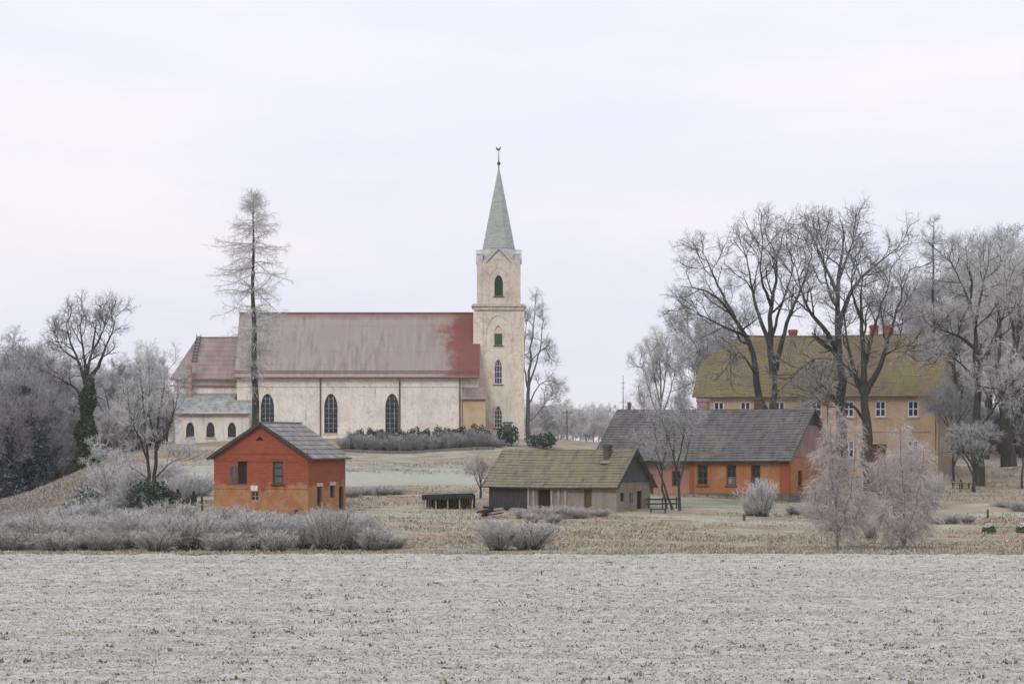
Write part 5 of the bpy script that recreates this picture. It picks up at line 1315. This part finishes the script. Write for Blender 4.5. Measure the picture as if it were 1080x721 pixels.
# ---- orange house
L, W, H, HRr = 19.5, 9.5, 3.85, 8.1
oh = house_root('painted_house', 832, 262, R(-30), (L, 0), 'long orange painted house with a weathered grey slate roof', 524)
P = planes(L, W)
B = lambda u: L - along(u, 832, 262, R(30))
xo = B(727)
fo = [('rect', B(735.5), B(746.5), 1.05, 2.9), ('rect', B(766), B(776.5), 1.05, 2.9), ('rect', B(792), B(802), 1.05, 2.9)]
mb = MB(); wall(mb, P['front'], [(xo, .32), (L, .32), (L, H), (xo, H)], fo, .25)
ro = [('rect', 2.0, 2.9, .9, 2.4), ('rect', 5.6, 6.5, .9, 2.4)]
wall(mb, P['right'], [(0, .32), (W, .32), (W, H - .15), (0, H - .15)], ro, .25); wall(mb, P['back'], [(0, -1), (L, -1), (L, H), (0, H)])
mb.build('wall', M['orange'], oh)
mb = MB(); mb.box(xo - .06, L + .06, -.06, W, -1, .32); mb.build('plinth', M['plinth'], oh)
mb = MB(); lo = [('rect', 4.4, 5.6, -.4, 2.0), ('rect', 7.5, 8.4, .9, 2.3)]
wall(mb, Plane((0, .35, 0), (1, 0, 0), (0, -1, 0)), [(0, -1), (xo, -1), (xo, H), (0, H)], lo, .25)
wall(mb, P['left'], [(0, -1), (W - .35, -1), (W - .35, H), (W / 2, HRr - .1), (0, H)])
mb.add([(xo, 0, .32), (xo, .35, .32), (xo, .35, H), (xo, 0, H)], [(0, 1, 2, 3)])
mb.build('brick_wall', M['old_brick'], oh)
window(oh, Plane((0, .35, 0), (1, 0, 0), (0, -1, 0)), lo[0], M['brown_wood'], M['dark_wood'], .1, 0, 0, None, .1, name='door', pane_name='door_panel')
window(oh, Plane((0, .35, 0), (1, 0, 0), (0, -1, 0)), lo[1], M['brown_wood'], M['glass'], .1, 1, 1, None, .1)
mb = MB()
for pl, a0, a1 in ((P['front'], xo + .05, xo + .45), (P['front'], L - .9, L + .05), (P['right'], 0.004, .35)):
    mb.hexa([pl.p(a, b, d) for b in (.33, H - .2) for d in (-.045, -.003) for a in (a0, a1)])
mb.build('corner_board', M['brick'] if False else NT('rust_red_paint').out((0.21, 0.06, 0.025), .85), oh)
for j, o in enumerate(fo):
    f = window(oh, P['front'], o, M['brown_wood'], M['glass'], .1, 1, 2, M['brown_wood'], .08, mb_=.05)
    if j == 1:
        c = MB(); c.hexa([P['front'].p(a, b, d) for b in (o[3] + .1, o[3] + .75) for d in (.13, .16) for a in (o[1] + .15, o[2] - .15)]); c.build('curtain', M['glass_pale'], f)
for o in ro: window(oh, P['right'], o, M['brown_wood'], M['glass'], .1, 1, 1, M['brown_wood'], .08)
mb = MB(); g0 = MB(); wall(g0, Plane((L - .03, 0, 0), (0, 1, 0), (1, 0, 0)), [(0, H - .15), (W, H - .15), (W, H), (W / 2, HRr - .1), (0, H)]); g0.build('gable_backing', M['old_brick'], oh)
boards(mb, P['right'], [(-.08, H - .2), (W + .08, H - .2), (W / 2 + 1.4, HRr - 1.55), (W / 2 - 1.4, HRr - 1.55)], .2, .05); mb.build('gable_boards', M['pink_boards'], oh)
mb = MB(); boards(mb, P['right'], [(W / 2 - 1.5, HRr - 1.58), (W / 2 + 1.5, HRr - 1.58), (W / 2, HRr - .05)], .2, .12); mb.build('gable_peak', M['dark_wood'], oh)
gable_roof(L, W, H, HRr, M['slate_roof'], oh, .65, .45, 20, sag=.12, jag=.022)
bargeboard(oh, L + .47, W, H, HRr, .65, M['grey_wood'])
bargeboard(oh, -.47, W, H, HRr, .65, M['grey_wood'])
chimney(oh, B(727) - 1.2, W / 2 + .6, 7.0, 8.75, .95, .7, M['pink_brick'])
chimney(oh, B(787) - 1.2, W / 2 + .5, 7.0, 8.9, .7, .6, M['soot'])
mb = MB(); mb.tube([(.1, W / 2, HRr - .3), (.1, W / 2, HRr + 3.2)], [.045, .025], 6)
for z_, w_ in ((2.5, .22), (2.0, .16)): mb.bar((.1 - w_, W / 2, HRr + z_), (.1 + w_, W / 2, HRr + z_), .03)
mb.build('antenna', M['gilt'], oh)
mb = MB(); mb.lathe([(.16, 0), (.16, .5), (.24, .5), (.2, .62), (.02, .78)], 10, (.75, W / 2, HRr - .05)); mb.build('vent_pipe', M['gilt'], oh)

# ---- manor
L, W, H, HRr = 26.2, 13.0, 8.9, 15.2
mn = house_root('manor_house', 989, 308, R(-17), (L, 0), 'two-storey ochre manor with broad half-hipped mossy tile roof and red chimneys', 500)
P = planes(L, W)
B = lambda u: L - along(u, 989, 308, R(17))
cols = [758, 786, 822, 861, 895, 928.5, 963]
up = [('rect', B(u) - .58, B(u) + .58, 6.1, 7.8) for u in cols]
dn = [('rect', B(u) - .58, B(u) + .58, 1.7, 3.6) for u in cols if u != 928.5]
door = ('rect', B(927) - .8, B(927) + .8, .3, 3.2)
t_h = .52; ph = H + (HRr - H) * t_h
mb = MB(); wall(mb, P['front'], [(0, -1.5), (L, -1.5), (L, H), (0, H)], up + dn + [door], .25)
sideo = [('rect', 2.6, 3.7, 5.95, 7.65), ('rect', 6, 7.1, 5.95, 7.65), ('rect', 9.4, 10.5, 5.95, 7.65)]
gb = [(0, -1.5), (W, -1.5), (W, H), (W - W / 2 * t_h, ph - .1), (W / 2 * t_h, ph - .1), (0, H)]
wall(mb, P['left'], gb); wall(mb, P['back'], [(0, -1.5), (L, -1.5), (L, H), (0, H)])
mb.build('wall', M['ochre'], mn)
mb = MB(); wall(mb, P['right'], gb, sideo, .25); mb.build('gable_wall', M['ochre_shaded'], mn)
mb = MB()
mb.box(-.06, L + .06, -.08, -.003, 4.55, 4.72); mb.box(-.08, L + .08, -.2, -.003, H - .5, H - .22); mb.box(-.05, L + .05, -.1, -.003, -1.5, .5)
for u in (745, 876, 984): mb.box(B(u) - .25, B(u) + .25, -.07, -.004, .51, H - .51)
mb.build('cornice', M['ochre'], mn)
for o in up + dn: window(mn, P['front'], o, M['white_paint'], M['glass_blue'], .13, 1, 1, M['trim'], .06, mb_=.12)
for o in sideo: window(mn, P['right'], o, M['white_paint'], M['glass_blue'], .13, 1, 1, M['trim'], .06, mb_=.12)
window(mn, P['front'], door, M['brown_wood'], M['brown_wood'], .18, 1, 1, None, .1, name='door', pane_name='door_panel')
k = (HRr - H) / (W / 2); ov = .6; ze = H - k * ov * .8; og = .4; hx = 3.4; mb = MB(); yt = W / 2 * t_h
for (x0, x1, x2, x3, y0, y1) in ((-og, L + og, hx, L - hx, -ov, yt), (L + og, -og, L - hx, hx, W + ov, W - yt)):
    roof_slope(mb, [(0, (x0, y0, ze), (x1, y0, ze)), (t_h, (x0, y1, ph), (x1, y1, ph)), (1, (x2, W / 2, HRr), (x3, W / 2, HRr))], 38, .14, .018, sag=.16, jag=.02)
roof_slope(mb, [(0, (L + og, yt, ph), (L + og, W - yt, ph)), (1, (L - hx, W / 2, HRr), (L - hx, W / 2, HRr))], 12, .14, .04, jag=.02)
roof_slope(mb, [(0, (-og, W - yt, ph), (-og, yt, ph)), (1, (hx, W / 2, HRr), (hx, W / 2, HRr))], 12, .14, .04, jag=.02)
mb.build('roof', M['manor_roof'], mn)
mb = MB()
for i in range(34):
    x = hx + (L - 2 * hx) * i / 34; mb.bar((x, W / 2, HRr - .06 - .12 * math.sin(math.pi * i / 34)), (x + (L - 2 * hx) / 34 - .03, W / 2, HRr - .06 - .12 * math.sin(math.pi * i / 34)), .3, .16)
mb.build('ridge_tiles', M['manor_roof'], mn)
for u in (833, 920.5, 936.5):
    chimney(mn, B(u) - 1.1, W / 2 + .6, HRr - 1.2, HRr + .55 + (.15 if u > 900 else -.25), .85, .7, M['brick'])
for u in (873, 987):
    mb = MB(); x = B(u); mb.tube([(x, -ov - .1, ze - .05), (x, -.16, ze - .6), (x, -.16, -.5)], .08, 7); mb.build('downpipe', M['pipe'], mn)
mb = MB(); mb.tube([(-og, -ov - .07, ze - .1), (L + og, -ov - .07, ze - .1)], .08, 7); mb.build('gutter', M['roof_edge'], mn)

# ------------------------------------------------------------------ small things
# open woodshed left of the barn
b = spot(474, 252); sd = thing('woodshed', b, 'low open woodshed with a frost-dusted dark roof left of the barn', 'shed', None, R(-6)); W2, D2 = 4.3, 2.0
mb = MB(); roof_slope(mb, [(0, (-W2 / 2 - .1, -D2 / 2 - .2, 1.12), (W2 / 2 + .1, -D2 / 2 - .2, 1.3)), (1, (-W2 / 2 - .1, D2 / 2 + .2, 1.42), (W2 / 2 + .1, D2 / 2 + .2, 1.62))], 4, .06, .03, jag=.02); mb.build('roof', M['grey_sheet'], sd)
mb = MB(); mb.bar((-W2 / 2 - .1, -D2 / 2 - .23, 1.03), (W2 / 2 + .1, -D2 / 2 - .23, 1.2), .06, .46); mb.box(-W2 / 2, W2 / 2, D2 / 2 - .09, D2 / 2 - .04, -.1, 1.25); mb.build('fascia_and_shade_panel', M['black_paint'], sd)  # dark fascia, plus an added black panel standing for the shade inside
for x in np.linspace(-W2 / 2 + .05, W2 / 2 - .05, 5):
    for y, m in ((-D2 / 2, 'pale_wood'), (D2 / 2 - .1, 'dark_wood')):
        mb = MB(); mb.bar((x, y, -.15), (x + random.uniform(-.08, .08), y, 1.15), .1); mb.build('post', M[m], sd)
mb = MB()
for i in range(26):
    x = -W2 / 2 + .2 + i * .155; mb.bar((x, D2 / 2 - .25, -.05), (x + random.uniform(-.12, .12), D2 / 2 - .2, 1.1), .06)
mb.build('slat_wall', M['pale_wood'], sd)
mb = MB()
for i in range(70):
    x = random.uniform(-W2 / 2 + .9, W2 / 2 - .15); z = random.uniform(.05, .6); mb.tube([(x, -.4 + random.uniform(-.1, .1), z), (x, .35, z)], random.uniform(.05, .085), 6)
mb.build('firewood', M['brown_wood'], sd); 
# scrap timber heap at the barn corner
b = spot(520, 240); hp = thing('timber_heap', b, 'dark heap of old beams and planks at the left barn corner', 'timber heap'); random.seed(3)
for i in range(9):
    mb = MB(); z = .15 + .09 * i; a = random.uniform(-.5, .5); l = random.uniform(.7, 1.2); x = random.uniform(-.35, .35); y = random.uniform(-.3, .3)
    mb.bar((x - l * math.cos(a), y - l * math.sin(a), z + random.uniform(-.15, .1)), (x + l * math.cos(a), y + l * math.sin(a), z + random.uniform(-.1, .25)), random.uniform(.12, .22)); mb.build('beam', M['black_paint'] if i % 3 else M['pale_wood'], hp)
# rail fence and bench below the bare tree
b = spot(700, 252); fn = thing('rail_fence', b, 'short dark rail fence under the bare many-stemmed tree', 'fence', None, R(-4))
for x in (-1.3, -.1, 1.1):
    mb = MB(); mb.bar((x, 0, -.2), (x, 0, 1.15), .13); mb.build('post', M['dark_wood'], fn)
for z in (.55, .95):
    mb = MB(); mb.bar((-1.6, -.09, z), (1.5, -.09, z + .04), .05, .14); mb.build('rail', M['dark_wood'], fn)
b = spot(694, 247.5); bc = thing('bench', b, 'low dark plank bench beside the stems of the bare tree', 'bench')
mb = MB(); mb.box(-.75, .75, -.2, .2, .40, .46); mb.build('seat', M['black_paint'], bc)
for x in (-.6, .6): mb = MB(); mb.box(x - .05, x + .05, -.18, .18, -.15, .399); mb.build('leg', M['black_paint'], bc)
# garden chairs
def chair(u, D, rz, label):
    t_ = thing('garden_chair', spot(u, D), label, 'chair', 'black garden chairs on the lawn', rz)
    m = M['black_paint']
    mb = MB()
    for i in range(5): mb.box(-.28, .28, -.3 + i * .12, -.2 + i * .12, .40, .44)
    mb.build('seat', m, t_)
    mb = MB()
    for i in range(5):
        x = -.26 + i * .125; mb.hexa([(x, .30, .42), (x + .1, .30, .42), (x, .34, .42), (x + .1, .34, .42), (x, .52, 1.05), (x + .1, .52, 1.05), (x, .56, 1.05), (x + .1, .56, 1.05)])
    mb.build('backrest', m, t_)
    for sx in (-1, 1):
        mb = MB(); mb.box(sx * .33 - .05, sx * .33 + .05, -.35, .42, .60, .64); mb.build('armrest', m, t_)
        mb = MB(); mb.bar((sx * .33, -.3, -.1), (sx * .33, -.3, .6), .08); mb.build('leg', m, t_)
        mb = MB(); mb.bar((sx * .33, .38, -.1), (sx * .33, .36, .6), .08); mb.build('leg', m, t_)
    return t_
chair(1009, 287, R(78), 'black garden chair on the lawn, the one farther from the apple tree trunk')
chair(1018.5, 287, R(72), 'black garden chair on the lawn, the one nearer the apple tree trunk')
# notice board at the tower foot
b = spot(535.5, 359.5); nb = thing('notice_board', b, 'dark notice board on two posts at the foot of the church tower', 'notice board')
for x in (-.4, .4): mb = MB(); mb.bar((x, 0, -.3), (x, 0, 2.9), .12); mb.build('post', M['dark_wood'], nb)
mb = MB(); mb.box(-.42, .42, -.07, -.063 + .06, 1.75, 2.7); mb.build('board', M['grey_wood'], nb)
mb = MB(); mb.hexa([(-.68, -.3, 2.78), (.68, -.3, 2.78), (-.68, .3, 2.78), (.68, .3, 2.78), (-.6, -.05, 3.0), (.6, -.05, 3.0), (-.6, .05, 3.0), (.6, .05, 3.0)]); mb.build('board_roof', M['dark_wood'], nb)
# utility poles, stakes, stump
def pole(name, u, D, ytop, r, label, cross=True):
    b = spot(u, D); h = wz(ytop, D) - b[2]; o = thing(name, b, label, 'pole'); mb = MB(); mb.tube([(0, 0, -.3), (0, 0, h)], [r, r * .7], 8); mb.build('shaft', M['grey_wood'], o)
    if cross: mb = MB(); mb.bar((-.8, 0, h - .4), (.8, 0, h - .4), .12); mb.build('crossarm', M['grey_wood'], o)
    return o
pole('utility_pole', 598, 440, 432, .13, 'thin wooden utility pole before the hazy far trees')
def stake(u, D, h, r, label, m='brown_wood', name='fence_stake'):
    b = spot(u, D); mb = MB(); mb.lathe([(r, -.2), (r, h * .9), (r * .6, h)], 8); o = mb.build(name, M[m], None); o.location = b; o.rotation_euler = (R(3), R(-4), 0.5)
    return tag(o, label, 'stake' if name == 'fence_stake' else 'post')
stake(785, 240, .7, .12, 'short brown stake in the grass before the white frosted shrub')
stake(1042, 250, .9, .10, 'thin brown stake in the meadow above the green dome shrub')
stake(637, 352, .9, .16, 'stubby dark stake on the lane left of the slate roof')
stake(213.5, 246, 1.35, .10, 'dark thin stake beside the left wall of the red house', 'dark_wood')
hero('young_tree', 1078, 288, [([(1078, 516), (1078, 490), (1079, 460), (1081, 430)], 0.13, 0.04), ([(1079, 470), (1088, 445, .5), (1096, 425, .8)], .07, .03), ([(1079, 465), (1070, 440, -.5), (1066, 425, -.8)], .06, .03)],
     lv(OAK, l0_L=1.5, l0_n=6, l1_L=.9, l1_n=5, l2_L=.5, l3_n=3, l2_n=4), M['bark'], M['twig_mid'], 'slim young tree with a thin dark stem at the right edge of the lawn', 61)
# pale lane behind the churchyard
pts = [spot(u, 432) for u in range(540, 700, 8)]
mb = MB(); n = len(pts)
mb.add([(x, y - 5, gz(x, y - 5) + .12) for x, y, z in pts] + [(x, y + 5, gz(x, y + 5) + .12) for x, y, z in pts], [(i, i + 1, n + i + 1, n + i) for i in range(n - 1)])
ln = mb.build('road', noisy('frosted_lane', (.42, .41, .40), (.33, .32, .31), 1.5), None); tag(ln, kind='structure')
# retaining wall at the foot of the hedge
mb = MB(); n = 22; us = np.linspace(362, 522, n); q = []
for u in us:
    x = wx(u, 355.4); z = gz(x, 355.4); q.append((x, z))
for i in range(n - 1):
    (x0, z0), (x1, z1) = q[i], q[i + 1]
    mb.hexa([(x0, 355.2, z0 - .5), (x1 - .01, 355.2, z1 - .5), (x0, 355.7, z0 - .5), (x1 - .01, 355.7, z1 - .5), (x0, 355.2, z0 + .5), (x1 - .01, 355.2, z1 + .5), (x0, 355.7, z0 + .5), (x1 - .01, 355.7, z1 + .5)])
rw = mb.build('stone_wall', noisy('dark_fieldstone', (.10, .09, .08), (.17, .155, .14), 2.5, bump=.8)); tag(rw, 'low dark stone wall at the foot of the churchyard hedge', 'wall')
# rubble by the red house corner
rs = np.random.default_rng(2); b = spot(311, 234)
rub = thing('rubble_heap', b, 'heap of broken brick rubble against the corner of the red house', 'rubble heap')
for i in range(14):
    mb = MB(); x, y = rs.normal(0, .6), rs.normal(0, .35); z = max(0.05, .75 - .7 * abs(x)) * rs.uniform(.2, 1); s_ = rs.uniform(.12, .24)
    pts8 = [(x + sx * s_ * rs.uniform(.7, 1.2), y + sy * s_ * rs.uniform(.7, 1.2), z + sz * s_ * rs.uniform(.6, 1)) for sz in (-1, 1) for sy in (-1, 1) for sx in (-1, 1)]
    mb.hexa(pts8); mb.build('brick_chunk', M['old_brick'] if i % 3 else M['soot'], rub)

# two walkers in dark coats
def person(u, D, label, rz, stride=.16, s=1.0):
    b = spot(u, D); t_ = thing('person', b, label, 'person', None, rz)
    me = bpy.data.meshes.new('body')
    J = {'pel': (0, 0, .93), 'wst': (0, -.01, 1.1), 'chs': (0, -.01, 1.32), 'nck': (0, -.01, 1.48), 'hd0': (0, -.02, 1.56), 'hd1': (0, -.03, 1.66), 'hd2': (0, -.02, 1.74),
         'hl': (-.1, 0, .88), 'kl': (-.1, -.12 - stride * .3, .48), 'al': (-.1, -.02 - stride, .08), 'tl': (-.1, -.20 - stride, .03),
         'hr': (.1, 0, .88), 'kr': (.1, .02, .48), 'ar': (.1, .10 + stride, .10), 'tr': (.1, -.06 + stride, .03),
         'sl': (-.19, 0, 1.42), 'el': (-.25, .07, 1.14), 'wl': (-.24, -.04, .9), 'fl': (-.235, -.07, .81),
         'sr': (.19, 0, 1.42), 'er': (.25, .02, 1.14), 'wr': (.24, -.14, .92), 'fr': (.235, -.18, .84)}
    RD = {'pel': .15, 'wst': .13, 'chs': .155, 'nck': .055, 'hd0': .075, 'hd1': .1, 'hd2': .075, 'hl': .095, 'kl': .06, 'al': .045, 'tl': .035, 'hr': .095, 'kr': .06, 'ar': .045, 'tr': .035,
          'sl': .065, 'el': .048, 'wl': .032, 'fl': .03, 'sr': .065, 'er': .048, 'wr': .032, 'fr': .03}
    names = list(J); E = [('pel', 'wst'), ('wst', 'chs'), ('chs', 'nck'), ('nck', 'hd0'), ('hd0', 'hd1'), ('hd1', 'hd2'), ('pel', 'hl'), ('hl', 'kl'), ('kl', 'al'), ('al', 'tl'), ('pel', 'hr'), ('hr', 'kr'), ('kr', 'ar'), ('ar', 'tr'), ('chs', 'sl'), ('sl', 'el'), ('el', 'wl'), ('wl', 'fl'), ('chs', 'sr'), ('sr', 'er'), ('er', 'wr'), ('wr', 'fr')]
    me.from_pydata([J[n] for n in names], [(names.index(a), names.index(c)) for a, c in E], [])
    me.materials.append(M['coat'])
    o = link(bpy.data.objects.new('body', me), t_); o.modifiers.new('skin', 'SKIN')
    for i, n in enumerate(names): me.skin_vertices[0].data[i].radius = (RD[n], RD[n])
    me.skin_vertices[0].data[0].use_root = True
    sb = o.modifiers.new('sub', 'SUBSURF'); sb.levels = 1; sb.render_levels = 2
    # long coat, hood and face
    mb = MB(); mb.lathe([(.31, .50), (.285, .75), (.235, 1.0), (.21, 1.2), (.22, 1.38), (.15, 1.47), (.08, 1.52)], 16); c = mb.build('coat', M['coat'], t_, True)
    c.scale = (1, .72, 1)
    mb = MB(); mb.lathe([(.075, 1.50), (.125, 1.56), (.135, 1.66), (.105, 1.76), (.03, 1.80)], 14); c = mb.build('hood', M['coat'], t_, True); c.location = (0, .02, 0)
    t_.scale = (s, s, s)
    return t_
person(204.5, 248, 'person in a long dark hooded coat walking left of the red house', R(165), .14, .98)
person(187.5, 256, 'person in dark clothes half hidden by bushes near the twin-stemmed tree', R(200), .12, .92)

# ------------------------------------------------------------------ haze
mb = MB(); mb.box(-1480, 1480, -390, 2420, -7.0, 62.0)
hm = bpy.data.materials.new('haze_air'); hm.use_nodes = True; nt = hm.node_tree; nt.nodes.remove(nt.nodes['Principled BSDF'])
pv = nt.nodes.new('ShaderNodeVolumePrincipled'); pv.inputs['Color'].default_value = (.93, .94, .97, 1); pv.inputs['Density'].default_value = HAZE = 0.00008; pv.inputs['Anisotropy'].default_value = 0.0
nt.links.new(pv.outputs[0], nt.nodes['Material Output'].inputs['Volume'])
hz_ = mb.build('haze', hm); tag(hz_, 'thin cold winter haze over the whole landscape', 'haze', kind='stuff')

# ------------------------------------------------------------------ light, world, camera
SUN_EL, SUN_AZ = R(38), R(205)   # azimuth measured from +Y clockwise: behind the camera, to the left
w = bpy.data.worlds.new('World'); scene.world = w; w.use_nodes = True
nt = w.node_tree; nt.nodes.clear()
out = nt.nodes.new('ShaderNodeOutputWorld'); bg1 = nt.nodes.new('ShaderNodeBackground'); bg2 = nt.nodes.new('ShaderNodeBackground'); mx = nt.nodes.new('ShaderNodeMixShader')
sky = nt.nodes.new('ShaderNodeTexSky'); sky.sky_type = 'NISHITA'; sky.sun_disc = False; sky.sun_elevation = SUN_EL; sky.sun_rotation = SUN_AZ
bg1.inputs[1].default_value = 0.07; nt.links.new(sky.outputs[0], bg1.inputs[0])
tc_ = nt.nodes.new('ShaderNodeTexCoord'); sp = nt.nodes.new('ShaderNodeSeparateXYZ'); nt.links.new(tc_.outputs['Generated'], sp.inputs[0])
mr = nt.nodes.new('ShaderNodeMapRange'); mr.inputs[1].default_value = 0.0; mr.inputs[2].default_value = 1.0; mr.inputs[3].default_value = 0.87; mr.inputs[4].default_value = 1.75
nt.links.new(sp.outputs[2], mr.inputs[0])
mp = nt.nodes.new('ShaderNodeMapping'); mp.inputs['Scale'].default_value = (3.4, 3.4, 17.0); nt.links.new(tc_.outputs['Generated'], mp.inputs[0])
nz = nt.nodes.new('ShaderNodeTexNoise'); nz.inputs['Scale'].default_value = 1.6; nz.inputs['Detail'].default_value = 7; nz.inputs['Roughness'].default_value = .55; nt.links.new(mp.outputs[0], nz.inputs['Vector'])
cr_ = nt.nodes.new('ShaderNodeValToRGB'); cr_.color_ramp.elements[0].position = .35; cr_.color_ramp.elements[0].color = (.915, .935, 1.065, 1); cr_.color_ramp.elements[1].position = .66; cr_.color_ramp.elements[1].color = (1.05, 1.0, 1.05, 1)
nt.links.new(nz.outputs['Fac'], cr_.inputs[0]); nt.links.new(cr_.outputs[0], bg2.inputs[0]); nt.links.new(mr.outputs[0], bg2.inputs[1])
mx.inputs[0].default_value = 0.93
nt.links.new(bg1.outputs[0], mx.inputs[1]); nt.links.new(bg2.outputs[0], mx.inputs[2]); nt.links.new(mx.outputs[0], out.inputs[0])
sl_ = bpy.data.lights.new('sun', 'SUN'); sl_.energy = 1.35; sl_.angle = R(12); sl_.color = (1, .96, .9)
so = link(bpy.data.objects.new('sun', sl_))
d = Vector((math.sin(SUN_AZ) * math.cos(SUN_EL), math.cos(SUN_AZ) * math.cos(SUN_EL), math.sin(SUN_EL)))
so.rotation_euler = d.to_track_quat('Z', 'Y').to_euler(); so.location = (0, -50, 40)

cam = bpy.data.cameras.new('camera'); cam.sensor_fit = 'HORIZONTAL'; cam.angle = R(20.0); cam.shift_y = (YH - PH / 2) / PW
cam.clip_start = 1; cam.clip_end = 6000
co = link(bpy.data.objects.new('camera', cam)); co.location = (0, 0, EYE); co.rotation_euler = (R(90), 0, 0); scene.camera = co

scene.view_settings.view_transform = 'Standard'; scene.view_settings.look = 'None'; scene.view_settings.gamma = 1; scene.view_settings.exposure = 0.0
scene.view_settings.use_curve_mapping = False
scene.render.engine = 'CYCLES'
cy = scene.cycles
cy.max_bounces = 5; cy.diffuse_bounces = 3; cy.glossy_bounces = 2; cy.transmission_bounces = 2; cy.volume_bounces = 1; cy.transparent_max_bounces = 4
cy.use_denoising = True; cy.denoiser = "OPENIMAGEDENOISE"; cy.denoising_prefilter = "ACCURATE"
cy.use_adaptive_sampling = True; cy.adaptive_threshold = 0.02
cy.sample_clamp_indirect = 4
